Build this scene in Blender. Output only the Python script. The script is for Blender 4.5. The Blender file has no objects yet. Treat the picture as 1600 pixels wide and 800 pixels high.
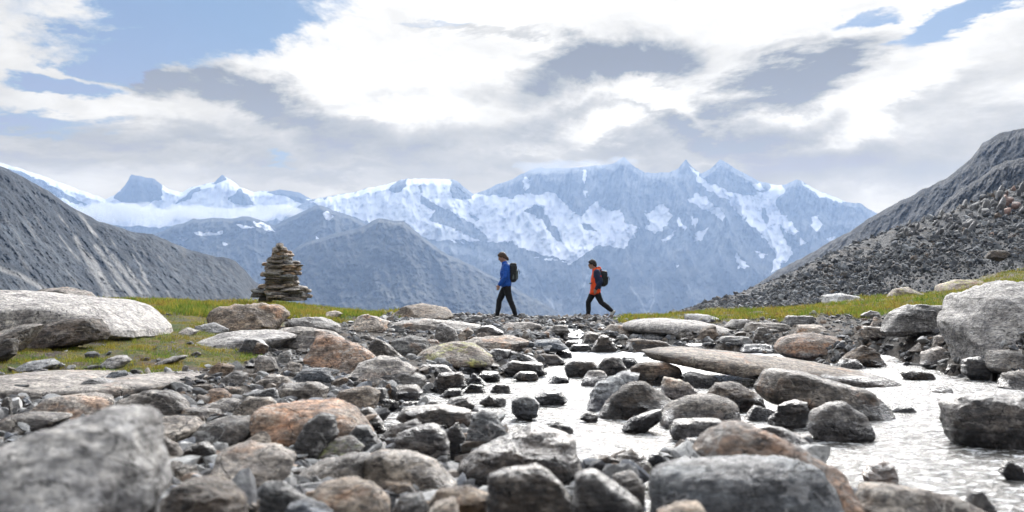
import bpy, bmesh, math, random
import numpy as np
from mathutils import Vector, Matrix
S = bpy.context.scene
COL = S.collection
F = 1556.0; CAMZ = 0.95; HY = 480.0
R = math.radians

# ------------------------------------------------------------------ noise
_rs = np.random.RandomState(7)
_P = _rs.permutation(256); _P = np.concatenate([_P, _P, _P])
_G = _rs.normal(size=(256, 3)); _G /= np.linalg.norm(_G, axis=1)[:, None]
def perlin(x, y, z):
    x = np.asarray(x, float); y = np.asarray(y, float)+0*x; z = np.asarray(z, float)+0*x
    xi = np.floor(x).astype(int); yi = np.floor(y).astype(int); zi = np.floor(z).astype(int)
    xf = x-xi; yf = y-yi; zf = z-zi
    xi &= 255; yi &= 255; zi &= 255
    u = xf*xf*xf*(xf*(xf*6-15)+10); v = yf*yf*yf*(yf*(yf*6-15)+10); w = zf*zf*zf*(zf*(zf*6-15)+10)
    def g(i, j, k):
        gr = _G[_P[_P[_P[(xi+i) & 255]+((yi+j) & 255)]+((zi+k) & 255)]]
        return gr[..., 0]*(xf-i)+gr[..., 1]*(yf-j)+gr[..., 2]*(zf-k)
    def L(a, b, t): return a+(b-a)*t
    return L(L(L(g(0,0,0), g(1,0,0), u), L(g(0,1,0), g(1,1,0), u), v),
             L(L(g(0,0,1), g(1,0,1), u), L(g(0,1,1), g(1,1,1), u), v), w)*1.4
def fbm(x, y, z, o=5, gain=.5, ridged=False):
    s = 0; a = 1; f = 1
    for i in range(o):
        n = perlin(x*f+i*17.3, y*f+i*5.1, z*f+i*9.7)
        if ridged: n = 1-2*np.abs(n)
        s = s+a*n; a *= gain; f *= 2.03
    return s
def sstep(a, b, x):
    t = np.clip((x-a)/(b-a), 0, 1); return t*t*(3-2*t)

# ------------------------------------------------------------------ object helpers
def tag(o, label=None, cat=None, group=None, kind=None):
    if label: o['label'] = label
    if cat: o['category'] = cat
    if group: o['group'] = group
    if kind: o['kind'] = kind
    return o
def link(o, parent=None):
    COL.objects.link(o)
    if parent: o.parent = parent
    return o
def empty(name, loc=(0,0,0), rz=0):
    o = bpy.data.objects.new(name, None); o.location = loc; o.rotation_euler[2] = rz
    o.empty_display_size = .2
    return link(o)
def npmesh(name, V, Fc, mat=None, smooth=True, attrs=None):
    """V (n,3), Fc (m,k) constant k"""
    me = bpy.data.meshes.new(name)
    V = np.asarray(V, np.float32); Fc = np.asarray(Fc, np.int32)
    m, k = Fc.shape
    me.vertices.add(len(V)); me.vertices.foreach_set('co', V.ravel())
    me.loops.add(m*k); me.loops.foreach_set('vertex_index', Fc.ravel())
    me.polygons.add(m)
    me.polygons.foreach_set('loop_start', np.arange(0, m*k, k, dtype=np.int32))
    me.polygons.foreach_set('loop_total', np.full(m, k, np.int32))
    me.polygons.foreach_set('use_smooth', np.full(m, smooth, bool))
    me.update(calc_edges=True); me.validate()
    for an, av in (attrs or {}).items():
        av = np.asarray(av, np.float32)
        if av.ndim == 1:
            a = me.attributes.new(an, 'FLOAT', 'POINT'); a.data.foreach_set('value', av)
        else:
            a = me.attributes.new(an, 'FLOAT_COLOR', 'POINT')
            c = np.ones((len(av), 4), np.float32); c[:, :3] = av
            a.data.foreach_set('color', c.ravel())
    if mat: me.materials.append(mat)
    return me
def grid_faces(nr, nc, wrap=False):
    i = np.arange(nr-1)[:, None]; j = np.arange(nc if wrap else nc-1)[None, :]
    j2 = (j+1) % nc
    return np.stack([i*nc+j, i*nc+j2, (i+1)*nc+j2, (i+1)*nc+j], -1).reshape(-1, 4)

# ------------------------------------------------------------------ materials
def newmat(name):
    m = bpy.data.materials.new(name); m.use_nodes = True
    nt = m.node_tree; nt.nodes.clear()
    return m, nt
class N:
    def __init__(s, nt): s.nt = nt
    def n(s, t, **kw):
        nd = s.nt.nodes.new(t)
        for k, v in kw.items():
            if k.startswith('i_'): nd.inputs[k[2:].replace('_', ' ')].default_value = v
            else: setattr(nd, k, v)
        return nd
    def l(s, a, b): s.nt.links.new(a, b)
    def setin(s, sock, v):
        if hasattr(v, 'links') or isinstance(v, bpy.types.NodeSocket): s.l(v, sock)
        else: sock.default_value = v
    def math(s, op, a, b=None, c=None, clamp=False):
        nd = s.nt.nodes.new('ShaderNodeMath'); nd.operation = op; nd.use_clamp = clamp
        s.setin(nd.inputs[0], a)
        if b is not None: s.setin(nd.inputs[1], b)
        if c is not None: s.setin(nd.inputs[2], c)
        return nd.outputs[0]
    def vmath(s, op, a, b=None):
        nd = s.nt.nodes.new('ShaderNodeVectorMath'); nd.operation = op
        s.setin(nd.inputs[0], a)
        if b is not None:
            if op == 'SCALE': s.setin(nd.inputs['Scale'], b)
            else: s.setin(nd.inputs[1], b)
        return nd.outputs['Value'] if op in ('LENGTH', 'DOT_PRODUCT') else nd.outputs[0]
    def noise(s, vec, scale, detail=4, rough=.55, dist=0, out='Fac'):
        nd = s.nt.nodes.new('ShaderNodeTexNoise')
        s.l(vec, nd.inputs['Vector']); nd.inputs['Scale'].default_value = scale
        nd.inputs['Detail'].default_value = detail; nd.inputs['Roughness'].default_value = rough
        nd.inputs['Distortion'].default_value = dist
        return nd.outputs[out]
    def mrange(s, v, a, b, c=0., d=1., smooth=True):
        nd = s.nt.nodes.new('ShaderNodeMapRange')
        nd.interpolation_type = 'SMOOTHSTEP' if smooth else 'LINEAR'
        s.setin(nd.inputs[0], v)
        for i, q in enumerate((a, b, c, d)): s.setin(nd.inputs[i+1], q)
        return nd.outputs[0]
    def mix(s, f, a, b, blend='MIX'):
        nd = s.nt.nodes.new('ShaderNodeMix'); nd.data_type = 'RGBA'; nd.blend_type = blend
        s.setin(nd.inputs[0], f)
        s.setin(nd.inputs[6], a if not isinstance(a, tuple) else (*a[:3], 1))
        s.setin(nd.inputs[7], b if not isinstance(b, tuple) else (*b[:3], 1))
        return nd.outputs[2]
    def bump(s, h, strength=.5, dist=.02, normal=None):
        nd = s.nt.nodes.new('ShaderNodeBump'); nd.inputs['Strength'].default_value = strength
        nd.inputs['Distance'].default_value = dist; s.l(h, nd.inputs['Height'])
        if normal: s.l(normal, nd.inputs['Normal'])
        return nd.outputs[0]
    def out(s, col, rough=.8, normal=None, spec=.4, metallic=0):
        b = s.nt.nodes.new('ShaderNodeBsdfPrincipled'); o = s.nt.nodes.new('ShaderNodeOutputMaterial')
        s.setin(b.inputs['Base Color'], col if not isinstance(col, tuple) else (*col[:3], 1))
        s.setin(b.inputs['Roughness'], rough); s.setin(b.inputs['Specular IOR Level'], spec)
        b.inputs['Metallic'].default_value = metallic
        if normal: s.l(normal, b.inputs['Normal'])
        s.l(b.outputs[0], o.inputs[0])
        return b

def rock_mat(name, c1, c2, c3, spot, tilt=.25, strata=.5, rough=.75, lichen=.0, scale=1.0, dark=(.035,.034,.036)):
    m, nt = newmat(name); k = N(nt)
    tc = k.n('ShaderNodeTexCoord').outputs['Object']
    oi = k.n('ShaderNodeObjectInfo').outputs['Random']
    geo = k.n('ShaderNodeNewGeometry').outputs['Position']
    off = k.vmath('SCALE', (37., 91., 53.), k.math('MULTIPLY', oi, 3.1))
    v = k.vmath('ADD', tc, off)
    v = k.vmath('SCALE', v, scale)
    mp = k.n('ShaderNodeMapping'); k.l(v, mp.inputs[0])
    mp.inputs['Rotation'].default_value = (tilt*.8, tilt, .3); mp.inputs['Scale'].default_value = (1.6, 1.6, 11)
    big = k.noise(v, 3.2, 6, .6, .4)
    fine = k.noise(v, 26, 5, .65)
    st = k.noise(mp.outputs[0], 2.2, 7, .65, .5)
    col = k.mix(k.mrange(big, .44, .56), c1, c2)
    big2 = k.noise(k.vmath('ADD', v, (3., 17., 8.)), 2.1, 7, .62, .5)
    col = k.mix(k.mrange(big2, .53, .60, 0, .7), col, k.mix(1., col, (.38, .37, .38), 'MULTIPLY'))
    big3 = k.noise(k.vmath('ADD', v, (31., 7., 18.)), 2.6, 7, .66, .5)
    col = k.mix(k.mrange(big3, .56, .64, 0, .6), col, spot)
    col = k.mix(k.math('MULTIPLY', k.mrange(st, .45, .62), strata), col, c3)
    md = k.noise(k.vmath('ADD', v, (5., 8., 1.)), 6, 7, .68, .8)
    col = k.mix(k.mrange(md, .35, .6), k.mix(1., col, (.5, .5, .52), 'MULTIPLY'), col)
    # dark stains and pale lichen spots
    sp = k.noise(v, 11, 6, .7)
    col = k.mix(k.math('MULTIPLY', k.mrange(sp, .56, .66), .75), col, dark)
    sp2 = k.noise(k.vmath('ADD', v, (9., 3., 7.)), 7, 8, .72)
    col = k.mix(k.math('MULTIPLY', k.mrange(sp2, .55, .64), .65), col, spot)
    if lichen:
        sp3 = k.noise(k.vmath('ADD', v, (1., 13., 2.)), 3, 8, .7)
        col = k.mix(k.math('MULTIPLY', k.mrange(sp3, .5, .6), lichen), col, (.33, .36, .12))
    col = k.mix(k.mrange(fine, .3, .7, .0, 1.), k.mix(1., col, (.45, .45, .47), 'MULTIPLY'), k.mix(1., col, (1.5, 1.47, 1.42), 'MULTIPLY'))
    # cracks and pale veins
    vw = k.vmath('ADD', v, k.vmath('SCALE', k.noise(v, 4, 4, .6, out='Color'), .35))
    mpc = k.n('ShaderNodeMapping'); k.l(vw, mpc.inputs[0]); mpc.inputs['Rotation'].default_value = (.3, tilt, .9); mpc.inputs['Scale'].default_value = (1, 1, 2.3)
    vo = k.n('ShaderNodeTexVoronoi'); vo.feature = 'DISTANCE_TO_EDGE'; vo.inputs['Scale'].default_value = 3.2; k.l(mpc.outputs[0], vo.inputs['Vector'])
    crack = k.math('MULTIPLY', k.mrange(vo.outputs[0], .0, .022, 1., 0.), k.mrange(md, .45, .55))
    col = k.mix(k.math('MULTIPLY', crack, .8), col, dark)
    vv = k.noise(k.vmath('ADD', mpc.outputs[0], (7., 2., 5.)), 1.6, 3, .5, .6)
    vein = k.mrange(k.math('ABSOLUTE', k.math('SUBTRACT', vv, .5)), .004, .012, 1., 0.)
    col = k.mix(k.math('MULTIPLY', vein, .55), col, spot)
    bri = k.math('MULTIPLY_ADD', oi, .6, .75)
    col = k.vmath('SCALE', col, bri)
    hue = k.math('FRACT', k.math('MULTIPLY', oi, 7.31))
    col = k.mix(1., col, k.mix(hue, (1.16, 1.0, .84), (.95, .99, 1.04)), 'MULTIPLY')
    rst = k.noise(k.vmath('ADD', v, (51., 27., 1.)), 2.2, 6, .62)
    col = k.mix(k.math('MULTIPLY', k.mrange(rst, .56, .66, 0, .6), k.mrange(hue, .6, .2)), col, k.mix(1., col, (1.5, .95, .6), 'MULTIPLY'))
    # the wet band just above the water line
    sx = k.n('ShaderNodeSeparateXYZ'); k.l(geo, sx.inputs[0])
    wz = k.math('MULTIPLY_ADD', k.noise(geo, 6, 3), .12, .0)
    wlev = k.math('ADD', wz, k.mrange(sx.outputs[1], 16., 26., .04, .6))
    wet = k.mrange(k.math('SUBTRACT', sx.outputs[2], wlev), .0, .05, 1., 0.)
    col = k.mix(wet, col, k.mix(1., col, (.33, .33, .36), 'MULTIPLY'))
    rg = k.mrange(wet, 0., 1., rough, .22, False)
    hh = k.math('SUBTRACT', k.math('ADD', k.math('MULTIPLY', fine, .35), k.math('ADD', k.math('MULTIPLY', st, .8), k.math('MULTIPLY', sp, .5))), k.math('MULTIPLY', crack, .7))
    k.out(col, rg, k.bump(hh, 1., .075), .45)
    return m
# key: name, colours
M = {}
M['p'] = rock_mat('pale_grey_rock', (.46,.455,.45), (.29,.29,.29), (.16,.155,.15), (.6,.6,.58), strata=.6)
M['w'] = rock_mat('whitish_rock', (.62,.61,.59), (.46,.455,.45), (.3,.285,.27), (.7,.69,.68), strata=.5)
M['g'] = rock_mat('grey_rock', (.22,.212,.202), (.115,.111,.11), (.08,.077,.073), (.45,.45,.44), strata=.55, rough=.6)
M['d'] = rock_mat('dark_rock', (.066,.06,.057), (.036,.034,.036), (.125,.112,.1), (.2,.195,.19), strata=.5, rough=.4)
M['b'] = rock_mat('brown_rock', (.17,.135,.105), (.1,.082,.07), (.055,.05,.048), (.27,.24,.2), strata=.6)
M['o'] = rock_mat('tan_orange_rock', (.46,.28,.18), (.30,.22,.165), (.3,.28,.26), (.45,.43,.4), strata=.4)
M['t'] = rock_mat('tan_rock', (.33,.29,.25), (.21,.19,.17), (.12,.11,.105), (.42,.41,.38), strata=.55)
M['l'] = rock_mat('lichen_rock', (.3,.29,.27), (.25,.21,.18), (.16,.15,.14), (.4,.4,.36), strata=.4, lichen=.8)
M['s'] = rock_mat('bluish_rock', (.2,.23,.26), (.14,.16,.185), (.1,.1,.105), (.42,.44,.47), strata=.45, rough=.68)
def simple_mat(name, c, rough=.8, spec=.4, nscale=0, var=.25, bump=.0, bdist=.005):
    m, nt = newmat(name); k = N(nt)
    tc = k.n('ShaderNodeTexCoord').outputs['Object']
    if nscale:
        n = k.noise(tc, nscale, 4)
        col = k.vmath('SCALE', k.n('ShaderNodeRGB').outputs[0], k.mrange(n, .3, .7, 1-var, 1+var))
        nt.nodes[-3 if False else 0]
        for nd in nt.nodes:
            if nd.type == 'RGB': nd.outputs[0].default_value = (*c, 1)
        k.out(col, rough, k.bump(n, bump, bdist) if bump else None, spec)
    else: k.out(c, rough, None, spec)
    return m
EXPOSURE = 0.65
CLOUD_GLOW = .12
HOT = 19.0
ZEN = .7
SKY_GAIN = .05
HAZE_COL = (.35, .49, .74, 1)
HAZE_X = (.31, .43, .64)
HAZE_DENS = 1.02e-4
CLOUD_DENS = .006
WATER_BUMP = .13
# ------------------------------------------------------------------ camera
cam = bpy.data.cameras.new('camera'); cam_o = bpy.data.objects.new('camera', cam); link(cam_o)
cam.lens = 36.0*F/1600; cam.sensor_width = 36; cam.shift_y = (HY-400)/1600
cam_o.location = (0, 0, CAMZ); cam_o.rotation_euler = (R(90), 0, 0)
cam.clip_start = .05; cam.clip_end = 60000
cam.dof.use_dof = True; cam.dof.focus_distance = 19; cam.dof.aperture_fstop = 2.4
S.camera = cam_o
S.cycles.use_denoising = True
S.cycles.max_bounces = 8; S.cycles.volume_bounces = 3; S.cycles.diffuse_bounces = 3; S.cycles.glossy_bounces = 3
S.cycles.caustics_reflective = False; S.cycles.caustics_refractive = False
S.cycles.sample_clamp_indirect = 6
S.view_settings.view_transform = 'Standard'; S.view_settings.look = 'None'; S.view_settings.gamma = 1
S.view_settings.exposure = EXPOSURE

# ------------------------------------------------------------------ sun + sky with its clouds
SUN_AZ = R(11); SUN_EL = R(25)          # ahead of the camera, a little to the right, behind thin cloud
sl = bpy.data.lights.new('sun', 'SUN'); sl.energy = 2.6; sl.angle = R(20); sl.color = (1, .95, .88)
so = bpy.data.objects.new('sun', sl); link(so)
sdir = Vector((math.sin(SUN_AZ)*math.cos(SUN_EL), math.cos(SUN_AZ)*math.cos(SUN_EL), math.sin(SUN_EL)))
so.rotation_euler = (-sdir).to_track_quat('-Z', 'Y').to_euler(); so.location = (0, 20, 60)

w = bpy.data.worlds.new('World'); S.world = w; w.use_nodes = True
nt = w.node_tree; nt.nodes.clear(); k = N(nt)
d = k.n('ShaderNodeTexCoord').outputs['Generated']
sx = k.n('ShaderNodeSeparateXYZ'); k.l(d, sx.inputs[0])
az = k.math('ARCTAN2', sx.outputs[0], sx.outputs[1]); el = k.math('ARCSINE', sx.outputs[2])
cb = k.n('ShaderNodeCombineXYZ'); k.l(az, cb.inputs[0]); k.l(el, cb.inputs[1]); P0 = cb.outputs[0]
# streaky coordinates: clouds flatten towards the horizon
fl = k.n('ShaderNodeCombineXYZ'); k.l(az, fl.inputs[0])
k.l(k.math('MULTIPLY', el, 2.4), fl.inputs[1]); fl.inputs[2].default_value = 3.3
PF = fl.outputs[0]
wn = k.noise(PF, 5.5, 7, .62, .3, out='Color')
wv = k.vmath('MULTIPLY', k.vmath('SUBTRACT', wn, (.5, .5, .5)), (.34, .13, 0))
PW = k.vmath('ADD', P0, wv)
def ae(px, py):
    a = math.atan((px-800)/F); return a, math.atan((HY-py)/F*math.cos(a))
def blob(px, py, rx, ry, rot=0, soft=.55):
    a, e = ae(px, py)
    mp = k.n('ShaderNodeMapping'); mp.vector_type = 'TEXTURE'; k.l(PW, mp.inputs[0])
    mp.inputs['Location'].default_value = (a, e, 0); mp.inputs['Rotation'].default_value = (0, 0, R(rot))
    mp.inputs['Scale'].default_value = (rx/F, ry/F, 1)
    ln = k.vmath('LENGTH', mp.outputs[0])
    return k.mrange(ln, 1.0+soft*.5, 1.0-soft, 0, 1)
def union(bl):
    acc = None
    for (args, s) in bl:
        b = k.math('MULTIPLY', blob(*args), s)
        acc = b if acc is None else k.math('MAXIMUM', acc, b)
    return acc
darkm = union([((955, 103, 215, 46, 3, .9), 1.25), ((870, 128, 190, 40, -3, 1.), .75), ((1235, 128, 200, 34, 11, .9), 1.1), ((1235, 90, 60, 34, 0, 1.), .7),
               ((300, 130, 230, 44, -13, .9), 1.2), ((430, 175, 190, 46, -12, .9), 1.0), ((560, 205, 360, 60, -6, 1.), .85), ((1560, 150, 170, 90, 10, 1.), .85),
               ((1130, 195, 290, 36, -3, 1.), .95), ((830, 205, 240, 44, 5, 1.), .8), ((1270, 245, 360, 52, -5, 1.), .85), ((230, 215, 300, 34, -4, 1.), .8), ((100, 240, 330, 18, 0, 1.), .6),
               ((870, 250, 260, 26, 0, 1.), .7), ((560, 270, 260, 14, 0, 1.), .55), ((740, 38, 170, 10, -3, .9), .55), ((2300, 100, 500, 120, 0, 1.), .6), ((-700, 60, 600, 120, 0, 1.), .6)])
brt = union([((925, 208, 85, 24, 0, 1.), 1.), ((1120, 235, 60, 14, 0, 1.), .8), ((620, 90, 180, 30, 8, 1.), .5), ((1010, 165, 120, 18, -5, 1.), .8), ((1400, 170, 130, 30, 20, 1.), .9), ((600, 160, 130, 18, 0, 1.), .6)])
hole = union([((330, 22, 270, 62, 8, .5), 1.), ((170, 80, 120, 34, 0, .5), .95), ((45, 118, 120, 18, 0, .7), .9), ((70, 186, 140, 20, 0, .7), .85),
              ((1545, 30, 130, 34, 22, .6), .9), ((1370, 22, 80, 16, 10, .7), .75), ((440, 250, 50, 9, 0, .8), .6), ((1460, 66, 70, 12, 20, .8), .75),
              ((20, 215, 60, 12, 0, .8), .5), ((680, 28, 90, 8, 0, .8), .5), ((-500, -200, 500, 200, 0, .5), .8), ((2300, -300, 600, 200, 0, .5), .8)])
cov = k.noise(PF, 3.2, 7, .6)
hi = k.mrange(el, R(22), R(40), 0, 1)                       # broken cloud overhead
hole = k.math('MAXIMUM', hole, k.math('MULTIPLY', hi, k.mrange(cov, .46, .6, 0, .9)))
edge = k.noise(PF, 14, 8, .65)
hole = k.mrange(k.math('ADD', hole, k.math('MULTIPLY_ADD', edge, 1.1, -.55)), .25, .85, 0, 1)
grain = k.noise(PF, 6, 9, .6, .2)
dk = k.math('SUBTRACT', k.math('ADD', darkm, k.math('MULTIPLY_ADD', grain, 1.7, -.85)), k.math('MULTIPLY', brt, .75))
dk = k.math('ADD', dk, k.mrange(el, R(10), R(7), 0, .45)); dk = k.math('MULTIPLY', k.mrange(dk, .0, 1.25, 0, 1, False), k.mrange(el, R(24), R(18), 0, 1))
streak = k.math('MULTIPLY', k.mrange(k.noise(PF, 6.5, 6, .6), .45, .7, 0, 1), .3)
dk = k.math('MAXIMUM', dk, k.math('MULTIPLY', streak, k.mrange(el, R(22), R(10), 0, 1)))
sdv = k.vmath('DOT_PRODUCT', d, tuple(sdir))
sky = k.n('ShaderNodeTexSky'); sky.sky_type = 'NISHITA'; sky.sun_disc = False
sky.sun_elevation = SUN_EL; sky.sun_rotation = SUN_AZ; sky.altitude = 2700; sky.dust_density = 1.5
glow = k.mrange(sdv, .80, .995, 0, 1)
glow2 = k.mrange(sdv, -.5, .9, 0, 1)
lo_w = k.mrange(el, R(4), R(14), 1, 0)
dcol = k.mix(k.mrange(dk, .3, 1.), (.47, .47, .465), (.14, .178, .235))
dcol = k.mix(lo_w, dcol, (.41, .42, .435))
hot = k.vmath('LENGTH', k.vmath('MULTIPLY', k.vmath('SUBTRACT', PW, (R(12), R(33), 0)), (1/.85, 1/.27, 0)))
hot = k.math('MULTIPLY', k.mrange(hot, 1., .25, 0, 1), HOT)
wtex = k.mrange(k.noise(PF, 11, 9, .62, .3), .3, .62, .86, 1.06)
white = k.vmath('SCALE', (.62, .615, .60), k.math('MULTIPLY', wtex, k.math('ADD', k.math('MULTIPLY_ADD', glow2, .36, .6), k.math('MULTIPLY', glow, CLOUD_GLOW))))
ccol = k.mix(k.mrange(dk, .02, .5), white, k.vmath('SCALE', dcol, k.math('MULTIPLY_ADD', glow2, .35, .7)))
blue_ = k.mix(.5, k.vmath('SCALE', sky.outputs[0], SKY_GAIN), k.mix(k.mrange(el, R(5), R(17)), (.36, .43, .52), (.25, .365, .53)))
want = k.mix(hole, ccol, blue_)
# sky colour warmed and raised to offset the haze in front: what the haze box takes out on each path is put back
sn_ = k.math('MAXIMUM', sx.outputs[2], .001)
Lp = k.math('MINIMUM', 10400., k.math('DIVIDE', 1430., sn_))
Lp = k.math('MULTIPLY', Lp, k.mrange(sx.outputs[1], .0, .35, .1, 1.))
Tt = k.math('EXPONENT', k.math('MULTIPLY', Lp, -HAZE_DENS*.97))
inv = k.math('DIVIDE', 1., Tt); om = k.math('SUBTRACT', 1., Tt)
want = k.vmath('MAXIMUM', want, k.vmath('SCALE', (.78*HAZE_X[2], .87*HAZE_X[2], 1.02*HAZE_X[2]), om))
rest = k.vmath('SCALE', k.vmath('SUBTRACT', want, k.vmath('SCALE', HAZE_X, om)), inv)
rest = k.vmath('MAXIMUM', rest, (.03, .03, .02))
rest = k.vmath('ADD', rest, k.vmath('SCALE', (.98, .985, 1.0), k.math('MULTIPLY', k.math('ADD', hot, k.mrange(el, R(36), R(60), 0, ZEN)), k.math('SUBTRACT', 1., hole))))
tot = k.vmath('SCALE', rest, 10.)
# under the horizon: nothing to see, dull
tot = k.mix(k.mrange(el, R(-4), R(-1), 1., 0.), tot, (1.5, 1.7, 2.0))
bg = k.n('ShaderNodeBackground'); bg.inputs[1].default_value = .1; k.l(tot, bg.inputs[0])
wo = k.n('ShaderNodeOutputWorld'); k.l(bg.outputs[0], wo.inputs[0])
w.cycles.sampling_method = 'MANUAL'; w.cycles.sample_map_resolution = 1024

# ------------------------------------------------------------------ haze: the blue air over the valley
def boxmesh(name, x0, x1, y0, y1, z0, z1):
    V = [(x, y, z) for x in (x0, x1) for y in (y0, y1) for z in (z0, z1)]
    Fc = [(0,1,3,2), (4,6,7,5), (0,4,5,1), (2,3,7,6), (0,2,6,4), (1,5,7,3)]
    me = bpy.data.meshes.new(name); me.from_pydata(V, [], Fc); me.update(); return me
hm = bpy.data.materials.new('blue_haze'); hm.use_nodes = True; hm.node_tree.nodes.clear(); hk = N(hm.node_tree)
pv = hk.n('ShaderNodeVolumePrincipled'); pv.inputs['Color'].default_value = HAZE_COL
pv.inputs['Density'].default_value = HAZE_DENS; pv.inputs['Anisotropy'].default_value = .15
ho = hk.n('ShaderNodeOutputMaterial'); hk.l(pv.outputs[0], ho.inputs['Volume'])
hme = boxmesh('haze', -11000, 11000, -900, 10400, -170, 1430); hme.materials.append(hm)
hz = link(bpy.data.objects.new('haze', hme)); tag(hz, kind='stuff', label='thin blue mountain haze filling the valley air', cat='haze')
# ------------------------------------------------------------------ valley sheet and far ranges
def pts(s): 
    v = [float(q) for q in s.replace(',', ' ').split()]
    return [(v[i], v[i+1]) for i in range(0, len(v), 2)]
def inpoly(X, Y, poly):
    ins = np.zeros(X.shape, bool); n = len(poly)
    for i in range(n):
        x1, y1 = poly[i]; x2, y2 = poly[(i+1) % n]
        if y1 == y2: continue
        c = ((y1 > Y) != (y2 > Y)) & (X < (x2-x1)*(Y-y1)/(y2-y1)+x1)
        ins ^= c
    return ins
def polymask(X, Y, polys, warp=4., sc=1/14., seed=0):
    wx = fbm(X*sc, Y*sc, seed+0*X, 4, .6)*warp; wy = fbm(X*sc, Y*sc, seed+30+0*X, 4, .6)*warp
    m = np.zeros(X.shape)
    for ox, oy in ((-.6,-.4), (.5,-.6), (.6,.5), (-.4,.6)):
        mm = np.zeros(X.shape, bool)
        for p in polys: mm |= inpoly(X+wx+ox, Y+wy+oy, p)
        m += mm*.25
    return m
def strokes(X, Y, lines, width=1.2):
    m = np.zeros(X.shape)
    for ln in lines:
        for (x1, y1), (x2, y2) in zip(ln[:-1], ln[1:]):
            dx, dy = x2-x1, y2-y1; t = np.clip(((X-x1)*dx+(Y-y1)*dy)/(dx*dx+dy*dy), 0, 1)
            dd = np.hypot(X-x1-t*dx, Y-y1-t*dy); m = np.maximum(m, np.clip(1.4-dd/width, 0, 1))
    return m
def mountain(name, crest, base_py, d_crest, d_base, relief, step=1.5, jag=2., rows=200, mat=None, snowfn=None,
             shear=0., gscale=1., label=None, back=(1.25, .5), seed=1, tone=None, power=1.0, fine=.2):
    cr = pts(crest) if isinstance(crest, str) else crest
    cx = np.array([c[0] for c in cr]); cy = np.array([c[1] for c in cr])
    px = np.arange(cx[0], cx[-1]+step, step)
    j1 = fbm(px/28., 0*px+seed, 0*px, 5, .55)
    cpy = np.interp(px, cx, cy)+j1*jag
    t = np.linspace(0, 1, rows)**power
    PX, T = np.meshgrid(px, t); 
    PY = cpy[None, :]+(base_py-cpy[None, :])*T
    dc = np.interp(px, [c[0] for c in d_crest], [c[1] for c in d_crest]); db = np.interp(px, [c[0] for c in d_base], [c[1] for c in d_base])
    D = dc[None, :]*(1-T)+db[None, :]*T
    gx = PX+shear*(PY-300)                                     # gullies run down the fall line
    g1 = fbm(gx/(75*gscale), PY/(150*gscale), seed+0*PX, 6, .55, ridged=True)
    g2 = fbm(gx/(22*gscale), PY/(60*gscale), seed+9+0*PX, 5, .6, ridged=True)
    g3 = fbm(PX/(9*gscale), PY/(9*gscale), seed+19+0*PX, 4, .6)
    D2 = D-(g1*.55+g2*.24+g3*fine)*relief*np.clip(T*20+.35, 0, 1)
    X = (PX-800)/F*D2; Z = CAMZ+(HY-PY)/F*D2
    # the far side of the crest falls away behind
    nb = 6; bx = []; by = []; bz = []
    for i in range(nb, 0, -1):
        f = i/nb; D3 = D2[0]*(1+(back[0]-1)*f); zz = Z[0]*(1-f*back[1])-f*40
        bx.append(X[0]*(D3/D2[0])); by.append(D3); bz.append(zz)
    VX = np.vstack(bx+[X]); VY = np.vstack(by+[D2]); VZ = np.vstack(bz+[Z])
    nr, nc = VX.shape
    sn = snowfn(PX, PY) if snowfn else 0*PX
    sn = np.vstack([np.repeat(sn[:1], nb, 0), sn])
    tn = tone(PX, PY) if tone else 0*PX
    tn = np.vstack([np.repeat(tn[:1], nb, 0), tn])
    me = npmesh(name, np.stack([VX, VY, VZ], -1).reshape(-1, 3), grid_faces(nr, nc)[:, ::-1], mat,
                attrs={'snow': sn.ravel(), 'tone': tn.ravel()})
    o = link(bpy.data.objects.new(name, me)); tag(o, label, 'mountain', kind='structure')
    return o
def mountain_mat(name, ca, cb_, snow=(.93,.94,.96), ns=.004, cell=.02, bumpd=8., streak=None, pale=(.3,.3,.3), rough=.9):
    m, nt = newmat(name); k = N(nt)
    geo = k.n('ShaderNodeNewGeometry').outputs['Position']
    a = k.noise(geo, ns, 8, .62); b = k.noise(geo, cell, 8, .7, .5)
    col = k.mix(k.mrange(a, .35, .65), ca, cb_)
    col = k.mix(k.mrange(b, .36, .64), k.mix(1., col, (.4,.4,.42), 'MULTIPLY'), k.mix(1., col, (1.7,1.68,1.65), 'MULTIPLY'))
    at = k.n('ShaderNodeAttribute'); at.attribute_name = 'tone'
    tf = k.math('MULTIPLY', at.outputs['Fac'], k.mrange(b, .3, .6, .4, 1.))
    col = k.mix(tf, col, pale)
    sa = k.n('ShaderNodeAttribute'); sa.attribute_name = 'snow'
    sf = k.mrange(k.math('ADD', sa.outputs['Fac'], k.math('MULTIPLY_ADD', b, .6, -.3)), .35, .6)
    sc = k.mix(k.mrange(k.noise(geo, ns*2.5, 6, .6), .35, .65), snow, tuple(q*.86 for q in snow[:2])+(snow[2]*.92,))
    col = k.mix(sf, col, sc)
    h = k.math('MULTIPLY', b, k.math('MULTIPLY_ADD', sf, -.97, 1.))
    k.out(col, rough, k.bump(h, 1., bumpd), .1)
    return m
far_mat = mountain_mat('far_rock_and_snow', (.018,.02,.024), (.085,.085,.082), ns=.0012, cell=.007, bumpd=70, pale=(.42,.44,.46))
mid_mat = mountain_mat('mid_ridge_rock', (.028,.033,.034), (.085,.085,.07), ns=.0025, cell=.012, bumpd=40, pale=(.2,.2,.195))

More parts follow.
